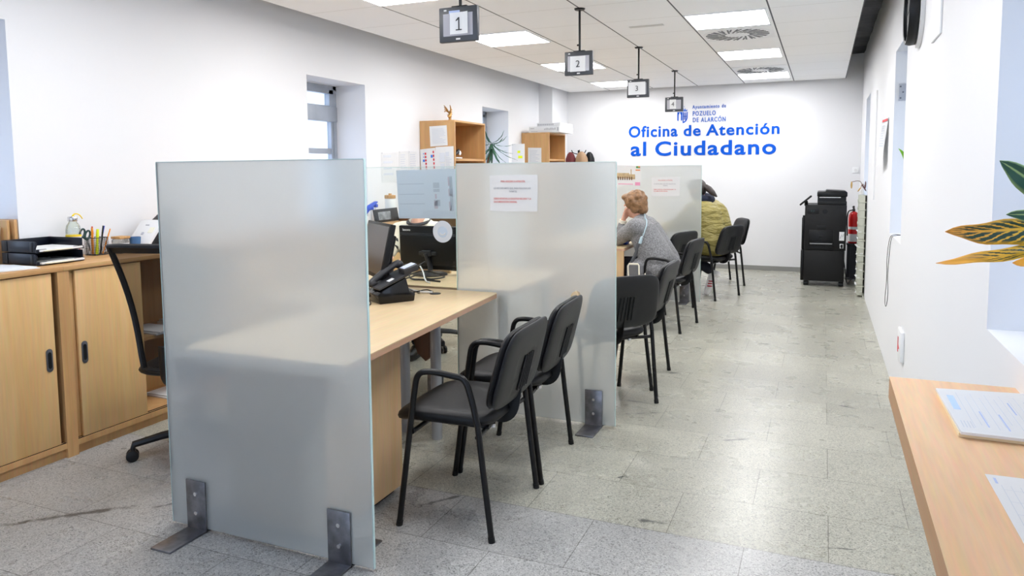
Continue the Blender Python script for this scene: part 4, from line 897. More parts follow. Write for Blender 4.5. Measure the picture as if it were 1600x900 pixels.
# --- woman in the grey coat, seated, leaning on the desk with her chin on her hand
m = Vector((-1.105, 6.738, 0)); u = Vector((-.992, .125, 0)); l = Vector((-.125, -.992, 0))
W = lambda f, s, z: m+u*f+l*s+Vector((0, 0, z))
t = person('woman with short auburn hair in a grey wool coat, chin on her hand', W(.25, 0, 0))
hp, HP = head_prims(W(.535, .01, 1.125), (u*.95+Vector((0, 0, -.30)))[:], (u*.30+Vector((0, 0, .95)))[:], .98)
sk = list(hp)
sk += [('c', W(.475, .0, .99), W(.52, .01, 1.06), .056, .052), ('c', W(.32, 0, .60), W(.46, 0, .93), .11, .10), ('c', W(.455, .15, .94), W(.455, -.15, .94), .05, .05), ('c', W(.46, 0, .93), W(.475, 0, .99), .075, .058)]
LS, LE, LWr = W(.46, .175, .935), W(.685, .03, .792), W(.63, .045, .975)
RS, RE, RWr = W(.46, -.175, .935), W(.715, -.12, .785), W(.80, .02, .80)
sk += [('c', LS, LE, .042, .033), ('c', LE, LWr, .033, .024), ('c', RS, RE, .042, .033), ('c', RE, RWr, .033, .024)]
sk += hand_prims(LWr, (W(.60, .04, 1.10)-LWr), -u+Vector((0, 0, .2)), 1, .30, .95)
sk += hand_prims(RWr, (W(.84, .12, .80)-RWr), (0, 0, -1), -1, .30, .95)
for s in (1, -1): sk += [('c', W(.30, .09*s-.04, .545), W(.68, .09*s-.05, .545), .075, .055), ('c', W(.68, .09*s-.05, .545), W(.64, .09*s-.05, .09), .05, .035)]
blob(sk, .0065, 'body', SKIN, t, 4); eyes(HP, t)
coat = [('e', W(.285, 0, .585), (.165, .205, .13)), ('c', W(.27, .06, .60), W(.415, .07, .86), .160, .135), ('c', W(.27, -.06, .60), W(.415, -.07, .86), .160, .135),
        ('c', W(.42, .075, .87), W(.465, .06, .945), .125, .085), ('c', W(.42, -.075, .87), W(.465, -.06, .945), .125, .085), ('c', W(.445, .155, .925), W(.445, -.155, .925), .082, .082), ('c', W(.40, 0, .90), W(.47, 0, .975), .11, .082),
        ('c', LS, LE, .080, .060), ('c', LE, W(.637, .044, .955), .060, .037), ('c', RS, RE, .080, .060), ('c', RE, W(.785, .0, .80), .058, .042),
        ('c', W(.28, .13, .55), W(.47, .12, .545), .105, .085), ('c', W(.28, -.13, .55), W(.47, -.12, .545), .105, .085), ('c', W(.20, .0, .56), W(.34, 0, .55), .13, .13),
        ('c', W(.40, .17, .50), W(.52, .17, .49), .05, .03), ('c', W(.24, .17, .56), W(.30, .19, .50), .06, .035)]
ct = blob(coat, .011, 'coat', COATG, t, 7)
cu = B(); dd = (LWr-LE).normalized(); cu.cyl(W(.637, .044, .955)-dd*.012, W(.637, .044, .955)+dd*.030, .035, .034, 20); cu.build('blouse_cuff', CREAM, t)
hr = [('e', HP(-.028, 0, .045), (.108, .092, .090)), ('e', HP(-.062, 0, -.005), (.072, .088, .098)), ('e', HP(.03, 0, .088), (.07, .075, .040)), ('e', HP(-.075, 0, -.062), (.048, .072, .052))]
for s in (1, -1): hr += [('e', HP(.0, .070*s, .03), (.058, .026, .062)), ('e', HP(-.025, .072*s, -.035), (.045, .022, .050))]
R2 = random.Random(3)
for i in range(34):
    a = R2.uniform(0, 2*PI); z = R2.uniform(-.6, 1); r = math.sqrt(1-z*z); hr.append(('e', HP(-.030+.086*r*math.cos(a), .078*r*math.sin(a), .035+.078*z) if (math.cos(a) < .2 or z > .55) else HP(-.06, 0, .02), (.034, .034, .034)))
blob(hr, .0065, 'hair', HAIRB, t, 7)
tr = []
for s in (1, -1): tr += [('c', W(.32, .10*s-.04, .545), W(.69, .09*s-.05, .55), .088, .068), ('c', W(.69, .09*s-.05, .55), W(.65, .09*s-.05, .13), .066, .052)]
blob(tr, .010, 'trousers', NAVY, t, 5)
for s in (1, -1): shoe(t, W(.62, .09*s-.05, .008), W(.86, .09*s-.05, .008), (0, 0, 1), BLK, BLK)
# her shoulder bag: pale strap over the back, grey lower strap, cream-trimmed bag in her lap
from mathutils.bvhtree import BVHTree
bm_ = bmesh.new(); bm_.from_mesh(ct.data); bm_.transform(rootmat(t)); bvh = BVHTree.FromBMesh(bm_)
def on_coat(p, off=.006):
    q, n, _, _ = bvh.find_nearest(Vector(p)); return q+n*off
bg = thing('shoulder_bag', 'shoulder bag of the woman in grey, with a pale blue strap over her back', 'bag', W(.36, .25, .49))
def strap(pts, r, name, mat, off=.006):
    P = [Vector(p) for p in pts]; Q = []
    for a, b in zip(P[:-1], P[1:]): Q += [a.lerp(b, i/6) for i in range(6)]
    Q = [on_coat(p, off) for p in Q+[P[-1]]]; return B().tube(Q, r, 8, flat=(.45, 1.)).build(name, mat, bg)
strap([W(.43, .02, 1.06), W(.375, .09, 1.03), W(.345, .17, .96), W(.362, .205, .89), W(.378, .225, .84)], .012, 'strap', STRAPB)
strap([W(.374, .225, .85), W(.39, .225, .82), W(.40, .225, .785)], .014, 'strap_end', STRAPB, .012)
strap([W(.378, .225, .84), W(.43, .235, .77), W(.48, .235, .70), W(.52, .22, .655)], .015, 'lower_strap', STRAPG)
B().bb(on_coat(W(.378, .225, .842), .010)-Vector((.012, .006, .014)), on_coat(W(.378, .225, .842), .010)+Vector((.012, .006, .014)), .003).build('buckle', CHROME, bg)
b = B(); pc = W(.42, .27, .52); b.box(pc, (.16, .05, .15), (0, 0, math.atan2(u.y, u.x)), .015); b.build('bag_body', M('grey_bag_fabric', srgb(112, 112, 114), .9, bump=(150, .4)), bg)
B().tube([W(.475, .30, .47), W(.478, .302, .585), W(.468, .302, .605), W(.385, .302, .607), W(.376, .30, .595), W(.372, .30, .47)], .0075, 8).build('handle', CREAM, bg)
b = B(); b.ell(W(.285, .295, .515), (.030, .010, .036)); b.build('tag', INK, bg); B().tube([W(.285+.032*math.cos(a), .302, .515+.040*math.sin(a)) for a in [PI*1.0+PI*i/8*1.1 for i in range(9)]], .006, 6).build('tag_rim', CREAM, bg)

# --- person in the khaki jacket
m = Vector((-.966, 8.486, 0)); u = Vector((-.924, .381, 0)); l = Vector((-.381, -.924, 0))
t = person('person with a dark ponytail in a quilted khaki jacket and white trainers', W(.25, 0, 0))
hp, HP = head_prims(W(.395, .02, 1.215), (u*.85+Vector((0, 0, -.5)))[:], (u*.5+Vector((0, 0, .85)))[:], 1.0)
sk = list(hp)+[('c', W(.32, 0, 1.06), W(.375, 0, 1.16), .058, .054), ('c', W(.20, 0, .62), W(.30, 0, .98), .12, .11), ('c', W(.31, .17, 1.03), W(.31, -.17, 1.03), .05, .05), ('c', W(.30, 0, .98), W(.34, 0, 1.06), .08, .06)]
LS, LE, LWr = W(.31, .20, 1.01), W(.56, .20, .80), W(.80, .06, .79); RS, RE, RWr = W(.31, -.20, 1.01), W(.56, -.20, .80), W(.80, -.06, .79)
sk += [('c', LS, LE, .045, .036), ('c', LE, LWr, .036, .026), ('c', RS, RE, .045, .036), ('c', RE, RWr, .036, .026)]
sk += hand_prims(LWr, (W(.9, .0, .775)-LWr), (0, 0, -1), 1, .3)+hand_prims(RWr, (W(.9, -.0, .775)-RWr), (0, 0, -1), -1, .3)
LK, RK = W(.60, .11, .55), W(.60, -.11, .55); LA, RA = W(.24, .0, .31), W(.55, -.11, .10)
sk += [('c', W(.20, .10, .56), LK, .08, .06), ('c', LK, LA, .055, .038), ('c', W(.20, -.10, .56), RK, .08, .06), ('c', RK, RA, .055, .038)]
blob(sk, .0065, 'body', SKIN, t, 4); eyes(HP, t)
jk = [('e', W(.165, 0, .62), (.20, .23, .15)), ('c', W(.165, .07, .64), W(.245, .08, .92), .190, .180), ('c', W(.165, -.07, .64), W(.245, -.08, .92), .190, .180), ('c', W(.25, .08, .92), W(.30, .07, 1.02), .170, .105), ('c', W(.25, -.08, .92), W(.30, -.07, 1.02), .170, .105),
      ('c', W(.30, .18, 1.0), W(.30, -.18, 1.0), .10, .10), ('c', LS, LE, .10, .078), ('c', LE, W(.76, .09, .79), .075, .055), ('c', RS, RE, .10, .078), ('c', RE, W(.76, -.09, .79), .075, .055), ('c', W(.28, .17, .60), W(.38, .14, .57), .10, .07), ('c', W(.28, -.17, .60), W(.38, -.14, .57), .10, .07), ('c', W(.23, .20, .56), W(.30, .21, .525), .05, .03)]
blob(jk, .011, 'jacket', KHAKI, t, 7)
blob([('c', W(.325+.07*math.cos(a), .10*math.sin(a), 1.125+.02*math.cos(a)), W(.325+.07*math.cos(a+.5), .10*math.sin(a+.5), 1.125+.02*math.cos(a+.5)), .055, .055) for a in [i*.5 for i in range(13)]], .009, 'scarf', NAVYSC, t, 4)
hr = [('e', HP(-.025, 0, .040), (.104, .087, .090)), ('e', HP(-.055, 0, -.005), (.066, .082, .085)), ('e', HP(.035, 0, .085), (.06, .07, .035))]
for s in (1, -1): hr += [('e', HP(.0, .070*s, .03), (.055, .020, .055))]
hr += [('c', HP(-.10, 0, -.01), HP(-.128, 0.01, -.025), .026, .022), ('c', HP(-.128, .01, -.025), HP(-.150, .02, -.07), .030, .038), ('c', HP(-.150, .02, -.07), HP(-.175, .03, -.13), .038, .032), ('c', HP(-.175, .03, -.13), HP(-.20, .035, -.19), .032, .012)]
ho = blob(hr, .0075, 'hair', HAIRD, t, 3); B().tube([HP(-.122, .008+.026*math.cos(a), -.020+.026*math.sin(a)) for a in [2*PI*i/12 for i in range(12)]], .005, 6, closed=True).build('hair_tie', GREYPL, ho)
tr = [('c', W(.18, .10, .57), LK, .10, .078), ('c', LK, LA, .075, .058), ('c', W(.18, -.10, .57), RK, .10, .078), ('c', RK, RA, .075, .058)]
blob(tr, .010, 'trousers', NAVY, t, 5)
s, (h, d, uu, x, L) = shoe(t, W(.225, -.02, .275), W(.295, -.015, .012), (u*-1+Vector((0, 0, .35)))[:], WHITELEA)
b = B(); bm_ = bmesh.new(); bm_.from_mesh(s.data); bm_.transform(rootmat(t)); bvh = BVHTree.FromBMesh(bm_)
for q in (.36, .47, .58):
    pts = []
    for i in range(7):
        f = i/6; p = h+d*L*(q-.06*f)+uu*(.02+.05*f)
        hit = bvh.ray_cast(p+l*.2, -l)
        if hit[0] is not None: pts.append(hit[0]+l*.001)
    if len(pts) > 2: b.tube(pts, .0085, 6, flat=(.3, 1))
b.build('stripes', REDSTR, s)
shoe(t, W(.54, -.11, .008), W(.80, -.12, .008), (0, 0, 1), WHITELEA)

# --- clerk in the cream jumper behind the branded monitor, face hidden by the poster
m = Vector((-3.065, 5.26, .055)); u = Vector((.06, -.998, 0)); l = Vector((.998, .06, 0))
t = person('clerk in a cream jumper with black trim, face hidden behind the poster', W(-.1, 0, 0))
hp, HP = head_prims(W(.06, 0, 1.185), (u*.98+Vector((0, 0, -.15)))[:], (0, 0, 1), 1.)
sk = list(hp)+[('c', W(.0, 0, .98), W(.04, 0, 1.10), .062, .055), ('c', W(-.04, 0, .58), W(-.01, 0, .90), .12, .11), ('c', W(0, .17, .93), W(0, -.17, .93), .05, .05), ('c', W(.02, 0, .90), W(.03, 0, .98), .08, .064)]
LS, LE, LWr = W(.0, .20, .91), W(.14, .26, .79), W(.34, .12, .745); RS, RE, RWr = W(.0, -.195, .91), W(.09, -.235, .75), W(.36, -.10, .745)
sk += [('c', LS, LE, .045, .036), ('c', LE, LWr, .036, .026), ('c', RS, RE, .045, .036), ('c', RE, RWr, .036, .026)]
sk += hand_prims(LWr, u-l*.2, (0, 0, -1), -1, .3)+hand_prims(RWr, u+l*.1, (0, 0, -1), 1, .3)
for s in (1, -1): sk += [('c', W(-.02, .09*s, .56), W(.32, .12*s, .55), .075, .058), ('c', W(.32, .12*s, .55), W(.30, .12*s, .04), .05, .036)]
blob(sk, .0065, 'body', SKIN, t, 4); eyes(HP, t)
sw = [('e', W(-.04, 0, .58), (.15, .19, .10)), ('c', W(-.04, .05, .60), W(-.01, .07, .86), .135, .125), ('c', W(-.04, -.05, .60), W(-.01, -.07, .86), .135, .125), ('c', W(0, .15, .92), W(0, -.15, .92), .075, .075), ('c', W(-.01, .08, .88), W(.0, .06, .95), .11, .07), ('c', W(-.01, -.08, .88), W(0, -.06, .95), .11, .07),
      ('c', LS, LE, .075, .062), ('c', LE, W(.30, .14, .75), .062, .045), ('c', RS, RE, .075, .062), ('c', RE, W(.32, -.122, .75), .062, .045)]
so = blob(sw, .010, 'jumper', CREAM, t, 6)
B().tube([W(.02+.085*math.cos(a), .085*math.sin(a), .992-.022*math.cos(a)) for a in [2*PI*i/20 for i in range(20)]], .019, 8, closed=True, flat=(1.1, .7)).build('collar', INK, so)
for (S, E) in ((LS, LE), (RS, RE)):
    for f in (.50, .80):
        c = S.lerp(E, f); d = (E-S).normalized(); rr = .075+(.062-.075)*f+.0035; B().cyl(c-d*.011, c+d*.011, rr, seg=24).build('sleeve_stripe', INK, so)
hr = [('e', HP(-.025, 0, .045), (.102, .086, .088)), ('e', HP(-.055, 0, -.005), (.066, .082, .085)), ('e', HP(.035, 0, .088), (.06, .07, .035))]
blob(hr, .0075, 'hair', HAIRD, t, 3)
tr = []
for s in (1, -1): tr += [('c', W(-.02, .10*s, .555), W(.33, .12*s, .555), .09, .072), ('c', W(.33, .12*s, .555), W(.31, .12*s, .07), .07, .055)]
blob(tr, .010, 'trousers', NAVY, t, 5)
for s in (1, -1): shoe(t, W(.28, .12*s, -.047), W(.52, .13*s, -.047), (0, 0, 1), BLK, BLK)
# ------------------------------------------------------------------ copier by the back wall
t = thing('copier', 'big black office photocopier with a tilted control panel, by the back wall', 'photocopier', (.035, 10.05, 0)); y0, y1 = 9.76, 10.36
COPB = M('copier_black', (.008, .008, .0085), .5, spec=.3, bump=(300, .05)); COPD = M('copier_dark_trim', (.004, .004, .0045), .35, spec=.3)
B().bb((-.20, y0, .065), (.262, y1, .447), .006).build('paper_cabinet', COPB, t)
b = B(); b.bb((-.20, y0, .450), (.272, y1, 1.010), .008); b.build('body', COPB, t)
b = B(); b.bb((-.06, y0+.02, 1.010), (.270, y1, 1.052), .004); b.build('scanner_bed', COPB, t)
b = B(); b.bb((-.066, y0-.005, 1.108), (.275, y1-.02, 1.172), .015, 3); b.bb((-.060, y0+.03, 1.052), (.262, y1-.03, 1.110)); b.prism([(-.066, 1.165), (.02, 1.165), (.04, 1.192), (.25, 1.180), (.27, 1.165)], 'y', y0+.02, y1-.08, .004); b.build('document_feeder', COPD, t)
B().bb((-.04, y0-.008, 1.098), (.20, y0+.0, 1.106)).build('feeder_slot', LTGREY, t)
b = B(); b.box((-.195, y0+.02, 1.063), (.175, .13, .022), (0, -.72, 0), .006); b.cyl((-.19, y0+.06, 1.0), (-.19, y0+.03, 1.05), .02); b.build('control_panel', COPD, t)
b = B(); b.bb((-.235, y0+.10, .445), (-.20, y1-.08, .845), .01); b.bb((-.238, y0+.04, .06), (-.2, y1-.06, .44), .01); b.bb((-.226, y0+.1, .845), (-.20, y0+.22, .87), .004); b.build('side_tray', COPD, t)
b = B(); b.bb((-.150, y0-.004, .51), (.130, y0, .70), .002); b.bb((-.150, y0-.003, .475), (.13, y0, .50), .002); b.build('rear_cover', COPD, t)
b = B(); b.prism([(y0-.004, .555), (y0-.05, .540), (y0-.052, .522), (y0-.004, .53)], 'x', -.14, .122); k_ = b.build('bypass_tray', BLK, t); B().bb((-.135, y0-.0535, .530), (.118, y0-.050, .541), .001).build('tray_edge', GREYPL, k_)
B().bb((-.06, y0-.003, .70), (.05, y0, .755), .001).build('latch_panel', BLK, t); B().bb((-.03, y0-.009, .61), (.015, y0-.004, .633), .002).build('latch', BLK, t); B().bb((-.13, y0-.006, .475), (-.035, y0-.003, .486)).build('grip', BLK, t); B().bb((-.175, y0-.003, .90), (-.04, y0, .965), .001).build('vent_panel', BLK, t)
B().lathe([(.03, 0), (.033, .002)], (0, 0, 0), 24).build('round_badge', BLK, t).data.transform(Matrix.Translation((.03, y0-.001, .93)-Vector(t.location)) @ Matrix.Rotation(PI/2, 4, 'X')) if False else None
B().cyl((.03, y0-.003, .93), (.03, y0, .93), .03, seg=24).build('round_badge', BLK, t)
b = B(); b.bb((-.13, y0-.004, .928), (-.118, y0-.003, .944)); b.bb((-.105, y0-.004, .928), (-.093, y0-.003, .944)); b.build('badge_marks', TEAL, t)
B().bb((.196, y0-.003, .575), (.252, y0, .682)).build('rating_label', WHITE_TRIM, t)
b = B(); b.tube([(.205, y0-.004, .60), (.225, y0-.004, .65), (.232, y0-.004, .62), (.248, y0-.004, .66)], .004, 5); b.build('label_marks', GREYINK, t)
b = B(); b.bb((.205, y0-.004, .48), (.245, y0, .535), .002); b.build('socket_plate', WHITE_TRIM, t); b = B(); b.bb((.212, y0-.012, .488), (.238, y0-.004, .527), .003); b.build('plug', BLK, t)
for (x, y) in ((-.17, y0+.05), (.23, y0+.05), (-.17, y1-.05), (.23, y1-.05)):
    b = B(); b.cyl((x-.028, y, .030), (x+.028, y, .030), .030, seg=18, bev=.004); b.bb((x-.022, y-.022, .055), (x+.022, y+.022, .066)); b.build('caster', BLK, t)
cable([(.226, 9.742, .495), (.235, 9.738, .42), (.262, 9.74, .30), (.285, 9.80, .12), (.30, 9.9, .02), (.35, 10.3, .006), (.41, 10.9, .006)], .006, BLK, 'black power cable hanging down the side of the copier')
# fire extinguisher on a dark stand behind the copier
t = thing('extinguisher_stand', 'dark grey stand under the red fire extinguisher behind the copier', 'stand', (.375, 10.55, 0))
b = B(); b.bb((.30, 10.47, .455), (.452, 10.63, .475), .004); b.bb((.31, 10.6, .0), (.44, 10.63, .455)); b.bb((.29, 10.46, 0), (.452, 10.66, .015), .004); b.bb((.35, 10.53, .015), (.40, 10.56, .455)); b.build('frame', DKGREY, t)
t = thing('fire_extinguisher', 'red fire extinguisher on its stand between the copier and the letter tray tower', 'fire extinguisher', (.378, 10.54, .476)); c = (.378, 10.54, 0)
B().lathe([(.052, .476), (.060, .485), (.062, .50), (.062, .80), (.058, .845), (.040, .880), (.022, .892)], c, 28).build('cylinder', RED, t)
b = B(); b.lathe([(.0625, .50), (.0625, .60)], c, 28); b.build('white_label', WHITE_TRIM, t); b = B(); b.lathe([(.0628, .66), (.0628, .695)], c, 28); b.build('label_band', WHITE_TRIM, t)
b = B(); b.cyl((.378, 10.54, .888), (.378, 10.54, .925), .016); b.tube([(.378, 10.54, .925), (.37, 10.49, .95), (.36, 10.44, .955)], .007, 8, flat=(1.6, .7)); b.tube([(.378, 10.54, .915), (.37, 10.49, .925), (.362, 10.46, .92)], .006, 8); b.build('valve_handle', DKGREY, t)
B().cyl((.375, 10.54, .925), (.375, 10.54, .965), .012).build('valve_cap', BLK, t)
B().tube([(.36, 10.53, .91), (.31, 10.49, .905), (.297, 10.475, .82), (.30, 10.47, .70), (.305, 10.47, .58)], .008, 8, smooth=2).build('hose', BLK, t)
# letter tray tower against the right wall with a vase of dried stems on top
t = thing('letter_tray_tower', 'tall beige tower of letter trays against the white wall beside the copier', 'letter trays', (.42, 9.25, 0))
b = B(); x0, x1, ya, yb = .378, .455, 9.08, 9.40
b.bb((x0+.06, ya, 0), (x1, yb, 1.15)); b.bb((x0, ya, .02), (x1, ya+.008, 1.15), .001); b.bb((x0, yb-.008, .02), (x1, yb, 1.15), .001); b.build('tower_frame', BEIGEPL, t)
for i in range(13):
    z = .03+.0865*i; b = B(); b.bb((x0-.002, ya-.004, z), (x1, yb, z+.012), .002); b.bb((x0-.004, ya-.004, z), (x0, yb, z+.03), .001); b.build('tray', BEIGEPL, t)
for i, (z, o) in enumerate(((.045, .02), (.13, .05), (.22, .03), (.30, .03), (.39, .025), (.565, .05), (.48, .03), (.65, .02), (.74, .02))):
    q = B(); q.box((x0+.035-o*.35, 9.17, z+.008), (.075, .18, .007), (.05*(i % 3-1), .35*((i % 2)*2-1)*.4, .1*(i % 3-1)), .001); tag(q.build('paper_sheaf', PAPER, smooth=False), 'sheaf of white leaflets sticking out of the letter tray tower', 'paper', 'leaflets in the letter tray tower')
t = thing('dried_stem_vase', 'small glass vase with dry brown drooping leaves on top of the letter tray tower', 'vase', (.415, 9.24, 1.151))
B().lathe([(.022, 1.151), (.028, 1.156), (.030, 1.19), (.024, 1.23), (.026, 1.25)], (.415, 9.24, 0), 20).build('vase', WHITE_TRIM, t)
b = B(); b.tube([(.415, 9.24, 1.20), (.40, 9.23, 1.30), (.36, 9.22, 1.315), (.30, 9.21, 1.30)], .0035, 6, smooth=2); b.tube([(.415, 9.24, 1.2), (.42, 9.22, 1.28), (.405, 9.20, 1.275), (.385, 9.19, 1.22)], .003, 6, smooth=2); b.tube([(.418, 9.24, 1.2), (.41, 9.2, 1.27), (.425, 9.15, 1.27), (.435, 9.14, 1.23)], .003, 6, smooth=2); b.build('stems', DKWOOD, t)
DRY = M('dry_leaf', srgb(186, 150, 84), .7); DRYD = M('dark_dry_leaf', srgb(96, 66, 66), .7)
b = B(); b.ell((.297, 9.21, 1.265), (.010, .018, .042)); b.ell((.378, 9.19, 1.215), (.007, .014, .032), (0, .6, 0)); b.build('pale_leaves', DRY, t)
b = B(); b.ell((.425, 9.15, 1.235), (.008, .016, .045), (0, -.5, 0)); b.ell((.437, 9.14, 1.27), (.008, .014, .04)); b.build('dark_leaves', DRYD, t)

# ------------------------------------------------------------------ right wall things
t = thing('wall_clock', 'round black wall clock seen edge-on at the top of the right wall', 'clock', (XR, 4.55, 2.28))
def on_wall(b): bmesh.ops.transform(b.bm, matrix=Matrix.Translation((XR, 4.55, 2.30)) @ Matrix.Rotation(-PI/2, 4, 'Y'), verts=b.bm.verts); return b
on_wall(B().lathe([(.20, 0.001), (.20, .022), (.185, .022)], seg=48)).build('back_plate', M('clock_back', (.72, .72, .72), .4), t)
on_wall(B().lathe([(.17, .022), (.182, .024), (.186, .05), (.178, .072), (.160, .070), (.158, .055)], seg=48)).build('rim', BLK, t)
on_wall(B().lathe([(.158, .050), (.158, .054)], seg=48)).build('face', WHITE_TRIM, t)
b = B(); b.box((0, .05, .057), (.01, .11, .003)); b.box((.035, -.03, .058), (.09, .012, .003), (0, 0, -.7)); on_wall(b).build('hands', INK, t)
b = B()
for i in range(12): a = i*PI/6; b.box((.135*math.cos(a), .135*math.sin(a), .0555), (.024, .008, .002), (0, 0, a))
on_wall(b).build('hour_marks', INK, t)
t = sheet('wall_notice', 'curling white notice with a red heading on the right wall, beside the second window', 'notice', (XR-.008, 6.98, 1.866), (XR-.004, 6.44, 1.850), (XR-.045, 6.44, 1.50), (XR-.055, 6.90, 1.465))
bars(t, 'red_heading', REDPRINT, (XR-.010, 6.98, 1.866), (XR-.006, 6.44, 1.850), (XR-.057, 6.90, 1.465), [(.03, .02, .97, .07)], .002); bars(t, 'print', PALEINK, (XR-.010, 6.98, 1.866), (XR-.006, 6.44, 1.850), (XR-.057, 6.90, 1.465), lines(9, .1, .9, .14, .6, 4, .4), .002)
t = thing('wall_switch_box', 'white call-point box with a red symbol low on the right wall', 'wall box', (XR, 4.83, .39))
b = B(); b.bb((XR-.022, 4.74, .32), (XR, 4.92, .50), .006); b.build('box', WHITE_TRIM, t)
b = B(); b.bb((XR-.0235, 4.85, .36), (XR-.0215, 4.885, .45)); b.prism([(4.80, .39), (4.86, .375), (4.86, .41)], 'x', XR-.0236, XR-.0216); b.build('red_symbol', REDPRINT, t)
t = thing('wall_socket', 'small white socket plate on the back wall beside the right corner', 'socket', (.40, YB, 1.43)); B().bb((.36, YB-.012, 1.39), (.44, YB, 1.47), .004).build('plate', WHITE_TRIM, t); B().cyl((.40, YB-.016, 1.43), (.40, YB-.011, 1.43), .02).build('socket_well', LTGREY, t)
t = thing('hinge_plate', 'grey metal hinge plate with three screws on the side of the second right-hand window recess', 'hinge', (.56, 6.03, 1.98)); B().bb((.484, 6.022, 1.94), (.56, 6.034, 2.06), .001).build('plate', M('zinc_plate', (.42, .44, .48), .5, .3), t)
b = B()
for (x, z) in ((.495, 2.04), (.512, 2.0), (.497, 1.958)): b.cyl((x, 6.019, z), (x, 6.023, z), .006)
b.build('screw', STEEL, t)
cable([(.62, 5.80, .985), (.52, 5.78, .985), (.455, 5.77, .99), (.440, 5.80, .95), (.438, 5.92, .80), (.440, 5.86, .66), (.438, 5.98, .48), (.440, 5.86, .44), (.442, 5.74, .56), (.441, 5.84, .68), (.443, 5.80, .82), (.445, 5.74, .95), (.458, 5.72, .992), (.62, 5.70, .985)], .0022, BLK, 'looped black cable hanging from the second right-hand window sill')
PIPEW = WHITE_TRIM
tag(B().bb((XR-.010, 3.73, 2.04), (XR, 4.02, 2.62), .004).build('access_panel', WHITE_TRIM, smooth=False), 'white access cover on the right wall beyond the clock', 'access panel')
tag(B().bb((XR-.014, 7.9, 1.15), (XR, 7.93, 2.2), .003).build('cable_trunking', WHITE_TRIM, smooth=False), 'thin white vertical cable trunking on the right wall between the far windows', 'trunking')

def leaf(b, base, tip, w, side, sag=.0, fold=.0, N=14, uvl=None, bend=0.):
    base = Vector(base); tip = Vector(tip); d = tip-base; x = Vector(side); x = (x-d.normalized()*x.dot(d.normalized())).normalized(); n = d.normalized().cross(x)
    uv = b.bm.loops.layers.uv.get('UVMap') or b.bm.loops.layers.uv.new('UVMap'); rows = []
    for i in range(N+1):
        s = i/N; prof = (max(0, math.sin(PI*min(1, s**.8)))**.75)*(1 if s < 1 else 0)+.02
        c = base+d*s+n*sag*math.sin(PI*s)+n*bend*s*s; r = []
        for j in range(-3, 4):
            v = j/3; r.append((b.bm.verts.new(c+x*w*prof*v-n*fold*abs(v)*prof+n*.004*math.sin(s*16)*abs(v)), s, v))
        rows.append(r)
    for A, C in zip(rows[:-1], rows[1:]):
        for j in range(6):
            q = (A[j], A[j+1], C[j+1], C[j]); f = b.bm.faces.new([z[0] for z in q])
            for lp, z in zip(f.loops, q): lp[uv].uv = (z[1], z[2])
# croton on the near sill: only leaves reach into the picture
t = thing('croton_plant', 'croton with yellow, red-veined and dark green leaves on the near right window sill', 'plant', (.66, 2.12, SILL))
B().lathe([(.06, SILL), (.075, SILL+.005), (.095, SILL+.15), (.10, SILL+.155), (.10, SILL+.17), (.088, SILL+.17), (.085, SILL+.15)], (.66, 2.12, 0), 32).build('pot', TERRA, t); B().cyl((.66, 2.12, SILL+.13), (.66, 2.12, SILL+.155), .086).build('soil', SOIL, t)
B().tube([(.66, 2.12, SILL+.14), (.655, 2.13, SILL+.26), (.64, 2.14, SILL+.38), (.63, 2.15, SILL+.50)], [.011, .006], 10).build('stem', DKWOOD, t)
def one_leaf(base, tip, w, side, mat, **k):
    b = B(); leaf(b, base, tip, w, side, **k); o = b.build('leaf', mat, t, ang=180); sm = o.modifiers.new('s', 'SOLIDIFY'); sm.thickness = .0012; return o
one_leaf((.545, 2.17, 1.315), (.296, 2.20, 1.298), .040, (0, -.55, .85), CROT, sag=-.012, fold=.012, bend=-.015)
one_leaf((.560, 2.15, 1.268), (.279, 2.20, 1.203), .019, (0, .6, .75), CROTY, sag=.012, fold=.010)
one_leaf((.560, 2.16, 1.34), (.405, 2.17, 1.472), .036, (.55, -.45, .55), CROTG, sag=.012, fold=.008)
one_leaf((.56, 2.10, 1.362), (.414, 2.12, 1.340), .024, (0, -.4, .9), CROTG, sag=-.014, fold=.01)
one_leaf((.57, 2.2, 1.228), (.448, 2.20, 1.211), .022, (0, .6, .8), CROTY, sag=.004, fold=.006)
one_leaf((.65, 2.10, 1.40), (.72, 1.98, 1.52), .03, (.8, 0, .2), CROTG); one_leaf((.65, 2.2, 1.38), (.78, 2.32, 1.42), .03, (0, .5, .8), CROT); one_leaf((.66, 2.08, 1.30), (.80, 1.98, 1.26), .03, (0, .5, .8), CROTY); one_leaf((.64, 2.14, 1.45), (.63, 2.2, 1.62), .028, (1, 0, 0), CROTG)
for (p, q) in (((.64, 2.14, 1.36), (.545, 2.17, 1.315)), ((.648, 2.13, 1.29), (.56, 2.15, 1.268)), ((.64, 2.14, 1.37), (.56, 2.16, 1.34)), ((.64, 2.13, 1.36), (.56, 2.10, 1.362)), ((.65, 2.13, 1.26), (.57, 2.2, 1.228)), ((.64, 2.14, 1.36), (.65, 2.1, 1.40)), ((.64, 2.14, 1.36), (.65, 2.2, 1.38)), ((.65, 2.13, 1.28), (.66, 2.08, 1.30)), ((.63, 2.15, 1.46), (.64, 2.14, 1.45))):
    B().tube([p, q], .003, 6).build('leaf_stalk', CROTY, t)
t = thing('leafy_plant', 'potted plant with a pointed bright green leaf in the second right-hand window', 'plant', (.60, 5.42, SILL))
B().lathe([(.05, SILL), (.07, SILL+.14), (.075, SILL+.15), (.06, SILL+.15)], (.60, 5.42, 0), 24).build('pot', TERRA, t); B().cyl((.60, 5.42, SILL+.11), (.60, 5.42, SILL+.14), .062).build('soil', SOIL, t)
B().tube([(.60, 5.42, SILL+.12), (.61, 5.43, SILL+.36)], [.008, .004]).build('stem', GREENL, t)
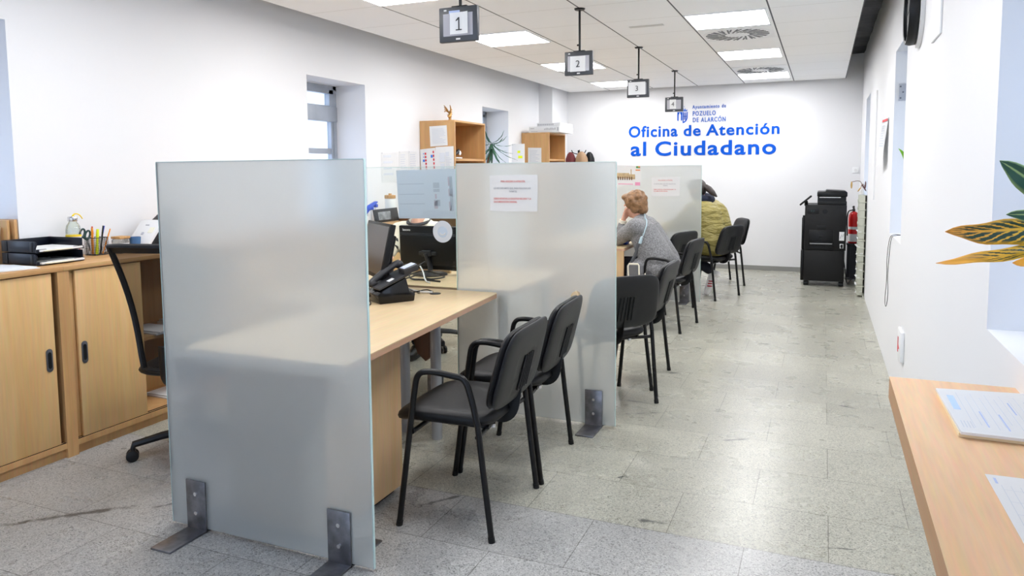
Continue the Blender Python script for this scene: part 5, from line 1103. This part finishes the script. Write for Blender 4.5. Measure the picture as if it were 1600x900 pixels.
for (bs, tp, w) in (((.606, 5.43, 1.31), (.455, 5.50, 1.585), .035), ((.61, 5.43, 1.32), (.69, 5.32, 1.50), .035), ((.605, 5.43, 1.28), (.66, 5.55, 1.45), .03), ((.605, 5.43, 1.25), (.70, 5.45, 1.36), .03)):
    b = B(); leaf(b, bs, tp, w, (.4, -.8, .3), sag=.015, fold=.006); o = b.build('leaf', GREENL, t, ang=180); o.modifiers.new('s', 'SOLIDIFY').thickness = .0012

# ------------------------------------------------------------------ counter in the near right corner
CZ = .90
t = thing('writing_counter', 'pale wood writing counter fixed to the right wall, nearest the camera', 'counter', (.32, 1.2, 0))
pr = [(.176, 2.155), (.459, 2.155), (.459, -.2), (.158, -.2), (.172, 1.12)]
B().prism(pr, 'z', CZ-.001, CZ).build('counter_top', COUNTW, t, smooth=False)
b = B(); b.prism(pr, 'z', CZ-.058, CZ-.001); b.build('counter_edge', COUNTE, t, smooth=False)
for y in (.1, 1.0, 1.95): B().prism([(.459, CZ-.058), (.459, CZ-.36), (.43, CZ-.36), (.22, CZ-.075), (.22, CZ-.058)], 'y', y-.012, y+.012).build('support_bracket', COUNTW, t, smooth=False)
B().bb((.42, -.1, 0), (.459, 2.10, .10)).build('wall_batten', COUNTE, t, smooth=False) if False else None
t = thing('form_pad', 'thick pad of printed white forms on the near counter', 'paper pad', (.36, 1.87, CZ))
A0 = [Vector((.268, 2.03, 0)), Vector((.268, 1.705, 0)), Vector((.48-.03, 1.705, 0)), Vector((.48-.03, 2.05, 0))]
b = B(); b.prism([(.270, 2.018), (.271, 1.712), (.455, 1.708), (.455, 2.045)], 'z', CZ+.0005, CZ+.009); b.build('backing_sheets', M('cream_sheets', srgb(232, 214, 176), .8), t, smooth=False)
q = B(); q.prism([(.268, 2.025), (.274, 1.703), (.457, 1.700), (.457, 2.05)], 'z', CZ+.009, CZ+.015); q.build('sheet_stack', PAPER, t, smooth=False)
ln = B(); z = CZ+.0153
for (x0, y0, x1, y1) in ((.283, 1.86, .297, 1.97),): ln.bb((x0, y0, z), (x1, y1, z+.0002))
ln.build('stamp_box', M('stamp_blue', srgb(176, 200, 236), .7), t, smooth=False)
ln = B()
for i in range(10):
    x = .305+.0145*i; ln.bb((x, 1.74+.02*(i % 3), z), (x+.0012, 2.0-.03*(i % 2), z+.0002))
for i in range(4): ln.bb((.283+.006*i, 1.735, z), (.285+.006*i, 1.78, z+.0002))
ln.build('ruled_lines', PALEINK, t, smooth=False)
ln = B()
for (x, a, c) in ((.33, 1.75, 1.86), (.365, 1.74, 1.85), (.40, 1.86, 1.95)): ln.bb((x, a, z), (x+.003, c, z+.0002))
ln.build('blue_headings', BLUEINK, t, smooth=False)
t = thing('printed_form', 'single printed form sheet lying at the bottom right on the near counter', 'paper', (.36, 1.36, CZ))
B().prism([(.2835, 1.515), (.287, 1.225), (.455, 1.225), (.455, 1.52)], 'z', CZ+.0003, CZ+.0012).build('sheet', PAPER, t, smooth=False)
ln = B(); z = CZ+.0014
for i in range(11):
    x = .30+.014*i; ln.bb((x, 1.24, z), (x+.0008, 1.47, z+.0001))
for j in range(5): ln.bb((.30, 1.25+.05*j, z), (.45, 1.2508+.05*j, z+.0001))
ln.build('table_lines', PALEINK, t, smooth=False)
ln = B(); ln.bb((.293, 1.475, z), (.297, 1.50, z+.0001)); ln.build('crest_mark', BLUEINK, t, smooth=False)

# ------------------------------------------------------------------ on top of the beech cabinets
ZT = CT
def tray(z, t):
    b = B(); x0, x1, y0, y1 = -3.945, -3.67, 2.455, 2.715; h = .058
    b.bb((x0, y0, z), (x1, y1, z+.004), .001); b.bb((x0, y0, z), (x1-.01, y0+.006, z+h), .002); b.bb((x0, y1-.006, z), (x1-.01, y1, z+h), .002); b.bb((x0, y0, z), (x0+.006, y1, z+h), .002)
    b.tube([(x1-.012, y0+.003, z+h*.5), (x1-.004, y0+.003, z+h*.75), (x1-.014, y0+.003, z+h-.003)], .005, 6); b.bb((x1-.012, y0, z), (x1, y0+.055, z+.018), .003); b.bb((x1-.012, y1-.055, z), (x1, y1, z+.018), .003)
    o = b.build('tray', TRAYNAVY, t); r = B()
    for q in (.1, .82): r.bb((x0+(x1-x0)*q, y0-.002, z+.004), (x0+(x1-x0)*q+.02, y0+.001, z+h-.004), .001)
    r.build('rib', BLK, o)
for z_, l_ in ((.002, 'lower black letter tray of the two stacked on the beech cabinet'), (.066, 'upper black letter tray of the two stacked on the beech cabinet')):
    t = thing('letter_tray', l_, 'letter tray', (-3.80, 2.58, ZT+z_), 0, 'stacked black letter trays'); tray(ZT+z_, t)
YEL = M('pale_yellow_paper', srgb(226, 220, 190), .8)
for z, dx, n in ((ZT+.007, .02, 'sheets of paper in the lower black letter tray'), (ZT+.071, .012, 'sheets of paper in the upper black letter tray')):
    b = B(); b.box((-3.795+dx, 2.585, z+.006), (.24, .235, .010), (0, 0, .01)); o = b.build('paper_sheets', PAPER, smooth=False); tag(o, n, 'paper')
    b = B(); b.box((-3.79+dx, 2.56, z+.0035), (.25, .15, .003)); b.build('yellow_sheet', YEL, o, smooth=False, world=False); bpy.data.objects[o.name].children
tag(B().prism([(-3.90, 2.14), (-3.63, 2.10), (-3.575, 2.405), (-3.83, 2.44)], 'z', ZT+.0005, ZT+.004).build('loose_paper', PAPER, smooth=False), 'white paper poking out beneath another sheet in front of the letter trays', 'paper', 'loose papers on the first beech cabinet')
tag(B().prism([(-3.88, 2.10), (-3.61, 2.12), (-3.62, 2.42), (-3.88, 2.41)], 'z', ZT+.0045, ZT+.006).build('loose_paper', PAPER, smooth=False), 'topmost loose white sheet on the beech cabinet in front of the letter trays', 'paper', 'loose papers on the first beech cabinet')
c = (-3.865, 2.80, 0)
t = thing('water_bottle', 'clear glass water bottle with a steel cap and yellow band on the beech cabinet', 'bottle', (c[0], c[1], ZT))
B().lathe([(.034, ZT+.001), (.038, ZT+.006), (.038, ZT+.155), (.034, ZT+.178), (.022, ZT+.196), (.020, ZT+.205)], c, 28).build('glass_body', clear_glass('bottle_glass', (.90, .95, .93), .15), t)
B().lathe([(.0385, ZT+.02), (.0385, ZT+.118)], c, 28).build('pale_sleeve', M('bottle_sleeve', srgb(228, 222, 226), .6), t); B().lathe([(.039, ZT+.118), (.040, ZT+.121), (.039, ZT+.127)], c, 28).build('yellow_band', YELLOW, t)
B().lathe([(.023, ZT+.203), (.025, ZT+.206), (.025, ZT+.226), (.022, ZT+.230)], c, 24).build('cap', CHROME, t)
B().tube([(c[0], c[1], ZT+.230), (c[0]+.0, c[1]+.012, ZT+.246), (c[0]+.01, c[1]+.035, ZT+.24), (c[0]+.012, c[1]+.05, ZT+.215)], .006, 8, smooth=2, flat=(1.3, .5)).build('strap_loop', YELLOW, t)
b = B()
for i, (a, z) in enumerate(((-.8, .05), (-.3, .065), (.1, .045), (.4, .07), (-1.2, .07))): b.ell((c[0]+.0392*math.cos(a), c[1]+.0392*math.sin(a), ZT+z), .004, seg=8)
b.build('dots', REDPRINT, t)
t = thing('pen_holder', 'black wire mesh pen cup full of pens on the beech cabinet', 'pen holder', (-3.86, 2.935, ZT)); x, y = -3.86, 2.935; w = .042
b = B(); b.bb((x-w, y-w, ZT+.0005), (x+w, y+w, ZT+.004))
for i in range(9):
    q = -w+2*w*i/8
    for s in (-w, w): b.bb((x+q-.0007, y+s-.0007, ZT), (x+q+.0007, y+s+.0007, ZT+.10)); b.bb((x+s-.0007, y+q-.0007, ZT), (x+s+.0007, y+q+.0007, ZT+.10))
for i in range(10):
    z = ZT+.01*i+.008
    for s in (-w, w): b.bb((x-w, y+s-.0005, z), (x+w, y+s+.0005, z+.001)); b.bb((x+s-.0005, y-w, z), (x+s+.0005, y+w, z+.001))
b.bb((x-w-.001, y-w-.001, ZT+.098), (x+w+.001, y-w+.001, ZT+.102)); b.bb((x-w-.001, y+w-.001, ZT+.098), (x+w+.001, y+w+.001, ZT+.102)); b.bb((x-w-.001, y-w, ZT+.098), (x-w+.001, y+w, ZT+.102)); b.bb((x+w-.001, y-w, ZT+.098), (x+w+.001, y+w, ZT+.102))
b.build('mesh_cup', DKGREY, t, smooth=False)
def pen(dx, dy, lx, ly, L, mat, capm, label, r=.0045, name='pen'):
    p0 = Vector((x+dx, y+dy, ZT+.0045)); d = Vector((lx, ly, 1)).normalized(); o = thing(name, label, 'pen', p0)
    B().cyl(p0, p0+d*L*.72, r, seg=10).build('barrel', mat, o); B().cyl(p0+d*L*.72, p0+d*L, r*1.15, r*.9, seg=10).build('cap', capm, o)
pen(-.01, -.02, .1, -.05, .155, ORANGE, ORANGE, 'orange marker pen in the mesh cup', .006); pen(.01, -.01, .05, .06, .145, HILITE, HILITE, 'fluorescent yellow highlighter in the mesh cup', .0075)
pen(.015, .01, -.05, .20, .165, BLK, BLK, 'black pen leaning in the mesh cup'); pen(-.02, .02, .08, .25, .165, LTGREY, BLUEPL, 'white pen with a blue cap in the mesh cup'); pen(.02, .02, .1, .32, .15, ORANGE, ORANGE, 'orange pencil leaning out of the far side of the mesh cup', .0035); pen(-.02, 0, .0, -.05, .16, LTGREY, REDPRINT, 'white pen with a red cap in the mesh cup')
t = thing('scissors', 'dark green handled scissors standing in the mesh cup', 'scissors', (x-.01, y-.03, ZT+.005))
b = B(); b.prism([(-.004, 0), (.004, 0), (.007, .09), (-.007, .09)], 'x', 0, .002); bmesh.ops.transform(b.bm, matrix=Matrix.Translation((x-.005, y-.033, ZT+.006)) @ Matrix.Rotation(.28, 4, 'X'), verts=b.bm.verts); b.build('blades', CHROME, t)
b = B()
for s in (-1, 1): cc = Vector((x-.005, y-.066+s*.016, ZT+.125-s*.006)); b.tube([cc+Vector((0, .015*math.cos(a)+.006*math.sin(a), .024*math.sin(a))) for a in [2*PI*i/14 for i in range(14)]], .0055, 7, closed=True); b.tube([cc+Vector((0, .004, -.022)), (x-.005, y-.056, ZT+.092)], .006, 7)
b.build('handles', TEAL, t)
c = (-3.80, 3.045, 0)
t = thing('candle_jar', 'small square glass jar with a wooden lid and white label on the beech cabinet', 'jar', (c[0], c[1], ZT))
b = B(); b.bb((c[0]-.036, c[1]-.036, ZT+.001), (c[0]+.036, c[1]+.036, ZT+.085), .008); b.build('glass_body', clear_glass('jar_glass', (.82, .82, .80), .1), t); B().bb((c[0]-.031, c[1]-.031, ZT+.004), (c[0]+.031, c[1]+.031, ZT+.05), .006).build('wax', M('wax', (.62, .60, .56), .6), t)
B().bb((c[0]-.037, c[1]-.037, ZT+.086), (c[0]+.037, c[1]+.037, ZT+.100), .003).build('lid', CORK, t); B().bb((c[0]+.0362, c[1]-.026, ZT+.02), (c[0]+.0370, c[1]+.026, ZT+.06)).build('label', PAPER, t, smooth=False); B().bb((c[0]+.0371, c[1]-.014, ZT+.042), (c[0]+.0374, c[1]+.012, ZT+.046)).build('label_print', INK, t, smooth=False)
c = (-3.78, 3.125, 0); t = thing('blue_cup', 'small slate blue cup beside the document scanner', 'cup', (c[0], c[1], ZT)); B().lathe([(.022, ZT+.001), (.026, ZT+.004), (.033, ZT+.09), (.030, ZT+.09), (.022, ZT+.01)], c, 24).build('cup', CUPBLUE, t)
t = thing('document_scanner', 'grey and black document scanner on the beech cabinet behind the mesh chair', 'scanner', (-3.74, 3.30, ZT)); y0, y1 = 3.175, 3.46
b = B(); b.prism([(3.15, ZT+.001), (3.145, ZT+.05), (3.25, ZT+.178), (3.275, ZT+.182), (3.30, ZT+.16), (3.25, ZT+.001)], 'x', -3.87, -3.69, .004); b.build('front_cover', LTGREY, t)
b = B(); b.prism([(3.17, ZT+.001), (3.165, ZT+.05), (3.265, ZT+.172), (3.36, ZT+.16), (3.36, ZT+.001)], 'x', -3.885, -3.67, .004); b.prism([(3.28, ZT+.15), (3.42, ZT+.25), (3.43, ZT+.24), (3.32, ZT+.14)], 'x', -3.86, -3.70, .003); b.build('feeder', BLK, t)
n_ = Euler((-.687, 0, 0)).to_matrix() @ Vector((0, -1, 0))
def onf(x, k): return Vector((x, 3.145+.105*k, ZT+.05+.128*k))-Vector((0, .0012, -.001))
b = B(); b.box(onf(-3.79, .80), (.03, .002, .006), (-.687, 0, 0)); b.build('panel_marks', GREYINK, t, smooth=False)
b = B(); b.box(onf(-3.735, .58), (.04, .0016, .04), (-.687, 0, 0)); b.build('yellow_sticker', M('pale_sticker', srgb(236, 234, 214), .6), t, smooth=False)
b = B(); b.box(onf(-3.79, .42), (.018, .0024, .018), (-.687, 0, 0)); b.build('button', GREYINK, t, smooth=False)
# on the sill of the first left window
b = B(); b.box((-4.02, 2.538, SILL+.123), (.14, .016, .243), (0, 0, .03), .002); tag(b.build('wooden_board', BEECH), 'rear brown wooden board standing upright on the left window sill', 'board', 'wooden boards on the left window sill'); b = B(); b.box((-4.04, 2.503, SILL+.121), (.15, .016, .24), (0, 0, .10), .002); tag(b.build('wooden_board', BEECH), 'front brown wooden board upright on the left window sill, behind the white pot', 'board', 'wooden boards on the left window sill')
c = (-4.02, 2.43, 0); t = thing('white_pot', 'white cup-shaped pot on the left window sill', 'pot', (c[0], c[1], SILL)); B().lathe([(.045, SILL+.001), (.048, SILL+.004), (.062, SILL+.205), (.058, SILL+.205), (.045, SILL+.02)], c, 28).build('pot', TERRA, t)
c = (-4.10, 2.36, 0); t = thing('tall_glass_bottle', 'pale glass bottle at the left picture edge on the window sill', 'bottle', (c[0], c[1], SILL)); B().lathe([(.05, SILL+.001), (.052, SILL+.01), (.052, SILL+.22), (.03, SILL+.29), (.022, SILL+.33)], c, 24).build('glass_body', clear_glass('pale_bottle_glass', (.86, .92, .96), .2), t)
t = thing('window_box_plant', 'small pot of dried lavender stems on the left window sill', 'plant', (-4.12, 2.46, SILL)) if False else None

# ------------------------------------------------------------------ on the cabinets seen through the clear glass
t = thing('picture_frame', 'black picture frame leaning on the cabinet, seen through the clear glass', 'picture frame', (-3.75, 5.81, ZT))
m_ = Matrix.Translation((-3.74, 5.81, ZT+.064)) @ Matrix.Rotation(-.18, 4, 'Y') @ Matrix.Rotation(-.10, 4, 'Z')
b = B(); b.bb((-.012, -.175, -.062), (.0, .175, .062), .002); bmesh.ops.transform(b.bm, matrix=m_, verts=b.bm.verts); b.build('frame', BLK, t)
b = B(); b.bb((0, -.12, -.042), (.001, .06, .035)); bmesh.ops.transform(b.bm, matrix=m_, verts=b.bm.verts); b.build('picture', M('grey_photo', (.30, .32, .33), .25, var=(12, .7)), t, smooth=False)
tag(B().bb((-3.72, 5.98, ZT+.0005), (-3.56, 6.12, ZT+.028), .003).build('brown_folder', DKWOOD), 'brown flat box lying beside the black picture frame', 'box')
c = (-3.80, 5.97, 0); t = thing('corked_jar', 'tall white jar with a cork lid on the cabinet beyond the picture frame', 'jar', (c[0], c[1], ZT)); B().lathe([(.048, ZT+.001), (.05, ZT+.005), (.05, ZT+.205), (.046, ZT+.212)], c, 28).build('jar_body', M('frosted_white', (.78, .79, .78), .4), t); b = B(); b.lathe([(.05, ZT+.212), (.053, ZT+.215), (.053, ZT+.242), (.05, ZT+.245)], c, 28); b.cyl((c[0], c[1], ZT+.245), (c[0], c[1], ZT+.26), .016); b.build('lid', CORK, t)
t = thing('blue_stapler', 'bright blue tape dispenser with a raised arm behind the black picture frame', 'stapler', (-3.80, 5.63, ZT))
b = B(); b.prism([(5.50, ZT+.08), (5.55, ZT+.12), (5.64, ZT+.165), (5.74, ZT+.195), (5.75, ZT+.185), (5.66, ZT+.145), (5.60, ZT+.105), (5.54, ZT+.065)], 'x', -3.83, -3.79, .004); b.build('arm', BLUEPL, t)
b = B(); b.prism([(5.48, ZT+.001), (5.62, ZT+.001), (5.62, ZT+.02), (5.56, ZT+.075), (5.50, ZT+.08)], 'x', -3.835, -3.785, .004); b.build('base', LTGREY, t); B().cyl((-3.83, 5.73, ZT+.155), (-3.79, 5.73, ZT+.155), .016).build('knob', BLUEPL, t); B().bb((-3.822, 5.64, ZT+.12), (-3.798, 5.69, ZT+.15), .003).build('clip', BLUEPL, t)
b = B(); b.bb((-3.815, 5.655, ZT+.001), (-3.805, 5.665, ZT+.13)); b.cyl((-3.81, 5.73, ZT+.001), (-3.81, 5.73, ZT+.15), .006); b.build('post', LTGREY, t)
# sheets on the left wall and on the bookcases
for i, (ya, yb, zt, zb, l) in enumerate(((6.075, 6.345, 1.645, 1.355, 'single white sheet taped to the left wall, seen through the clear glass'), (6.40, 6.575, 1.662, 1.33, 'white printed sheet on the left wall in the middle of three'), (6.59, 6.75, 1.668, 1.33, 'white sheet on the left wall right beside the tall bookcase'))):
    t = sheet('wall_sheet', l, 'notice', (XL+.003, ya, zt), (XL+.003, yb, zt+.006), (XL+.003, yb, zb), (XL+.003, ya, zb), group='sheets taped to the left wall')
    bars(t, 'print', PALEINK, (XL+.0015, ya, zt), (XL+.0015, yb, zt+.006), (XL+.0015, ya, zb), lines(12 if i else 4, .12, .9, .1, .9, i+3, .35), .003); bars(t, 'pin', GREYINK, (XL+.0015, ya, zt), (XL+.0015, yb, zt+.006), (XL+.0015, ya, zb), [(.02, .01, .09, .035)], .003)
yb_ = 6.818
t = sheet('bookcase_sheet', 'white typed sheet high on the side of the tall bookcase', 'notice', (-3.836, yb_-.002, 1.930), (-3.630, yb_-.002, 1.936), (-3.622, yb_-.002, 1.728), (-3.828, yb_-.002, 1.718), group='sheets on the side of the tall bookcase'); bars(t, 'print', PALEINK, (-3.836, yb_-.003, 1.930), (-3.630, yb_-.003, 1.936), (-3.828, yb_-.003, 1.718), lines(11, .14, .92, .14, .9, 5, .35), .001)
t = sheet('colour_table_sheet', 'white sheet with red and blue squares low on the side of the tall bookcase', 'notice', (-3.955, yb_-.004, 1.690), (-3.768, yb_-.004, 1.706), (-3.752, yb_-.006, 1.440), (-3.940, yb_-.006, 1.440), group='sheets on the side of the tall bookcase')
A, Bq, D = (-3.955, yb_-.0055, 1.690), (-3.768, yb_-.0055, 1.706), (-3.940, yb_-.0075, 1.440)
bars(t, 'red_squares', REDPRINT, A, Bq, D, [(.30, .16+.14*i, .40, .25+.14*i) for i in range(6)]+[(.82, .12+.16*i, .90, .22+.16*i) for i in range(5)], .001); bars(t, 'blue_squares', M('square_blue', srgb(70, 130, 220), .7), A, Bq, D, [(.16, .44, .28, .54), (.68, .28, .80, .40), (.2, .18, .26, .22), (.2, .32, .26, .36)], .001)
t = sheet('grey_table_sheet', 'white sheet with grey print blocks beside the colour squares on the tall bookcase', 'notice', (-3.766, yb_-.003, 1.712), (-3.553, yb_-.003, 1.718), (-3.548, yb_-.005, 1.455), (-3.76, yb_-.005, 1.455), group='sheets on the side of the tall bookcase'); bars(t, 'print', PALEINK, (-3.766, yb_-.0045, 1.712), (-3.553, yb_-.0045, 1.718), (-3.76, yb_-.0065, 1.455), [(.22, .25, .50, .62), (.55, .22, .74, .40), (.25, .68, .48, .9)]+lines(8, .55, .9, .45, .95, 8, .4), .001)
t = sheet('second_bookcase_sheet', 'white typed sheet on the side of the bookcase near the back corner', 'notice', (-3.857, 9.669, 1.782), (-3.655, 9.669, 1.776), (-3.655, 9.667, 1.52), (-3.857, 9.667, 1.525)); bars(t, 'print', PALEINK, (-3.857, 9.668, 1.782), (-3.655, 9.668, 1.776), (-3.857, 9.666, 1.525), lines(10, .14, .9, .14, .9, 9, .35), .001)
t = thing('note_board', 'white sheets with yellow sticky notes on an upright stand between the two tall bookcases', 'notes', (-3.72, 8.95, 0)); b = B(); b.bb((-3.80, 8.95, .3), (-3.62, 8.955, 1.81)); b.bb((-3.80, 8.90, .0), (-3.62, 9.05, .3)); b.build('stand', PAPER, t, smooth=False); b = B(); b.bb((-3.72, 8.948, 1.69), (-3.68, 8.9495, 1.72)); b.bb((-3.71, 8.948, 1.62), (-3.65, 8.9495, 1.655)); b.build('sticky_notes', HILITE, t, smooth=False)

# golden figurine on the bookcase: a small rearing winged animal
t = thing('golden_figurine', 'small golden figurine of a winged animal on the tall bookcase', 'figurine', (-3.74, 7.10, 1.99)); z0 = 1.991
B().lathe([(.035, z0), (.035, z0+.008), (.026, z0+.018), (.018, z0+.024)], (-3.74, 7.10, 0), 20).build('base', GOLD, t)
p = lambda y, z: Vector((-3.74, 7.10+y, z0+z))
blob([('c', p(-.005, .02), p(-.012, .06), .010, .012), ('c', p(.012, .02), p(.01, .055), .010, .012), ('c', p(-.004, .06), p(.012, .105), .022, .017), ('c', p(.012, .105), p(.03, .135), .014, .009), ('c', p(.03, .135), p(.048, .13), .010, .006), ('c', p(.016, .09), p(.05, .085), .008, .006), ('c', p(.016, .10), p(.05, .108), .008, .006), ('c', p(-.015, .06), p(-.05, .05), .006, .004), ('c', p(-.05, .05), p(-.056, .085), .004, .004)], .004, 'animal_body', GOLD, t, 3)
for s in (1, -1):
    b = B()
    for i in range(4): b.tube([p(-.004, .10)+Vector((s*.010, 0, 0)), p(-.03, .118+.010*i)+Vector((s*.028, 0, 0)), p(-.058-.002*i, .105+.022*i)+Vector((s*.036, 0, 0))], [.009, .004], 7, smooth=1)
    b.build('wing', GOLD, t)
t = thing('desk_bird', 'small black and white object like a bird on the upper shelf of the tall bookcase', 'ornament', (-3.62, 6.93, 1.592)); z0 = 1.606
blob([('c', Vector((-3.60, 6.90, z0+.018)), Vector((-3.60, 6.99, z0+.055)), .016, .024), ('c', Vector((-3.60, 6.99, z0+.055)), Vector((-3.60, 7.02, z0+.072)), .022, .016)], .005, 'body', BLK, t, 3); b = B(); b.ell((-3.59, 7.03, z0+.045), (.014, .016, .026)); b.build('white_breast', WHITE_TRIM, t)
tag(B().box((-3.62, 6.92, 1.5985), (.16, .15, .012), (0, 0, .1)).build('paper_stack', PAPER, smooth=False), 'small stack of paper under the black and white ornament in the bookcase', 'paper')
# flat boxes on the second bookcase
def flat_box(a, b_, label, marks):
    t = thing('flat_box', label, 'box', ((a[0]+b_[0])/2, (a[1]+b_[1])/2, a[2]), 0, 'flat white boxes on the bookcase near the back corner'); B().bb(a, b_, .002).build('carton', CLOUDW, t)
    k = B()
    for (x, z, w, h) in marks: k.bb((x, a[1]-.001, z), (x+w, a[1]+.0005, z+h))
    k.build('print', GREYINK, t, smooth=False); return t
R4 = random.Random(5); mk = []
for i in range(8): mk.append((-3.63+.022*i, 2.026, .014, .028 if i % 3 else .02))
flat_box((-3.86, 9.72, 1.991), (-3.40, 10.3, 2.075), 'lower white flat box with dark print on the bookcase near the back corner', mk+[(-3.84, 2.045, .06, .010), (-3.83, 2.005, .1, .006), (-3.44, 2.01, .02, .05)])
mk = [(-3.735+.027*i, 2.090, .019, .022) for i in range(9)]
flat_box((-3.745, 9.74, 2.0755), (-3.40, 10.28, 2.125), 'upper narrower white flat box with bold dark print on the bookcase near the back corner', mk)
flat_box((-3.398, 9.78, 1.991), (-3.26, 10.25, 2.07), 'white end of a third flat box sticking out beside the two stacked ones', [(-3.38, 2.02, .02, .02)]) if False else None
# coat rack with three garments near the back wall
t = thing('coat_stand', 'dark coat stand by the back wall beside the second bookcase', 'coat stand', (-3.45, 10.74, 0)); b = B(); b.cyl((-3.45, 10.74, 0), (-3.45, 10.74, 1.76), .016); b.build('pole', BLKMET, t); B().lathe([(.19, 0), (.19, .012), (.03, .03)], (-3.45, 10.74, 0), 28).build('base', BLKMET, t)
b = B()
for a in range(4): q = a*PI/2+.4; b.tube([(-3.45, 10.74, 1.70), (-3.45+.09*math.cos(q), 10.74+.09*math.sin(q), 1.72), (-3.45+.11*math.cos(q), 10.74+.11*math.sin(q), 1.765)], .007, 7, smooth=1)
b.build('hook', BLKMET, t)
def coat(cx, cy, mat, label, w, top=1.735):
    b = B(); N = 20; rows = []
    for i, (z, r) in enumerate(((top, .02), (top-.03, w*.55), (top-.10, w*.85), (top-.25, w), (top-.6, w*1.08), (top-.85, w*1.1))):
        rows.append([b.bm.verts.new((cx+r*math.cos(2*PI*k/N)*(1+.10*math.sin(5*2*PI*k/N)), cy+.62*r*math.sin(2*PI*k/N)*(1+.10*math.sin(4*2*PI*k/N)), z)) for k in range(N)])
    for A, C in zip(rows[:-1], rows[1:]):
        for k in range(N): b.bm.faces.new((A[k], A[(k+1) % N], C[(k+1) % N], C[k]))
    b.bm.faces.new(rows[0]); b.bm.faces.new(rows[-1]); return tag(b.build('hanging_coat', mat, ang=70), label, 'coat', 'coats on the coat stand')
coat(-3.57, 10.70, MAROON, 'maroon coat hanging on the coat stand', .09); coat(-3.385, 10.66, TAN, 'tan coat hanging on the coat stand in front of the black one', .105, 1.74); coat(-3.30, 10.80, BLK, 'black coat hanging on the coat stand behind the tan one', .085, 1.735); coat(-3.47, 10.84, INK, 'narrow black garment on the coat stand between the maroon and tan coats', .05, 1.73)
# dracaena on the third left window sill
t = thing('dracaena_plant', 'spiky dark green dracaena in front of the left window between the bookcases', 'plant', (-3.90, 8.62, 0)); c = Vector((-3.90, 8.62, 0))
B().lathe([(.11, 0), (.15, .01), (.18, .33), (.19, .34), (.19, .37), (.165, .37), (.16, .33)], c, 32).build('pot', TERRA, t) if False else None
t.location = (-4.12, 8.66, SILL); c = Vector((-4.06, 8.66, SILL))
B().lathe([(.05, 0), (.075, .005), (.092, .17), (.097, .175), (.097, .19), (.082, .19), (.08, .17)], c, 28).build('pot', TERRA, t); B().cyl(c+Vector((0, 0, .13)), c+Vector((0, 0, .165)), .08).build('soil', SOIL, t)
B().tube([c+Vector((0, 0, .15)), c+Vector((.02, 0, .5)), c+Vector((.10, -.02, .83))], [.016, .011], 10, smooth=2).build('stem', DKWOOD, t)
hd = c+Vector((.11, -.02, .84)); R5 = random.Random(11)
for i in range(26):
    a = i*2.399; e = .95-1.9*(i/25); L = R5.uniform(.26, .36); d = Vector((math.cos(a)*math.cos(e), math.sin(a)*math.cos(e), math.sin(e)))
    if d.x < -.55: d.x *= .35
    tip = hd+d*L+Vector((0, 0, -.10*math.cos(e)-.03)); b = B(); leaf(b, hd, tip, .014, Vector((0, 0, 1)).cross(d) if abs(d.z) < .95 else (1, 0, 0), sag=-.03, fold=.004, N=8); o = b.build('leaf', DRACA, t, ang=180); o.modifiers.new('s', 'SOLIDIFY').thickness = .0012

# ------------------------------------------------------------------ light, world, camera
w = bpy.data.worlds.new('sky'); SC.world = w; w.use_nodes = True; nt = w.node_tree; bgn = nt.nodes['Background']
bgn.inputs['Color'].default_value = (.66, .74, 1., 1); bgn.inputs['Strength'].default_value = 2.0
cam = bpy.data.cameras.new('camera'); co = bpy.data.objects.new('camera', cam); COL.objects.link(co); SC.camera = co
F, CY, YAW, PIT, ROL, H = 1142.67, 366., .40222, .086235, .007937, 1.455
f = Vector((-math.sin(YAW)*math.cos(PIT), math.cos(YAW)*math.cos(PIT), -math.sin(PIT))); r0 = Vector((math.cos(YAW), math.sin(YAW), 0)); d0 = f.cross(r0)
r = r0*math.cos(ROL)+d0*math.sin(ROL); d = -r0*math.sin(ROL)+d0*math.cos(ROL)
mm = Matrix((r, -d, -f)).transposed().to_4x4(); mm.translation = (0, 0, H); co.matrix_world = mm
cam.sensor_width = 36.; cam.lens = F/1600*36.; cam.shift_y = (CY-450.)/1600.; cam.clip_start = .05; cam.clip_end = 100
SC.view_settings.view_transform = 'Standard'; SC.view_settings.look = 'None'; SC.view_settings.exposure = EXPO; SC.view_settings.gamma = 1.; SC.view_settings.use_curve_mapping = False
SC.cycles.use_denoising = True; SC.cycles.max_bounces = 10; SC.cycles.diffuse_bounces = 6; SC.cycles.glossy_bounces = 4; SC.cycles.transmission_bounces = 6; SC.cycles.transparent_max_bounces = 12; SC.cycles.sample_clamp_indirect = 6.; SC.cycles.caustics_reflective = False
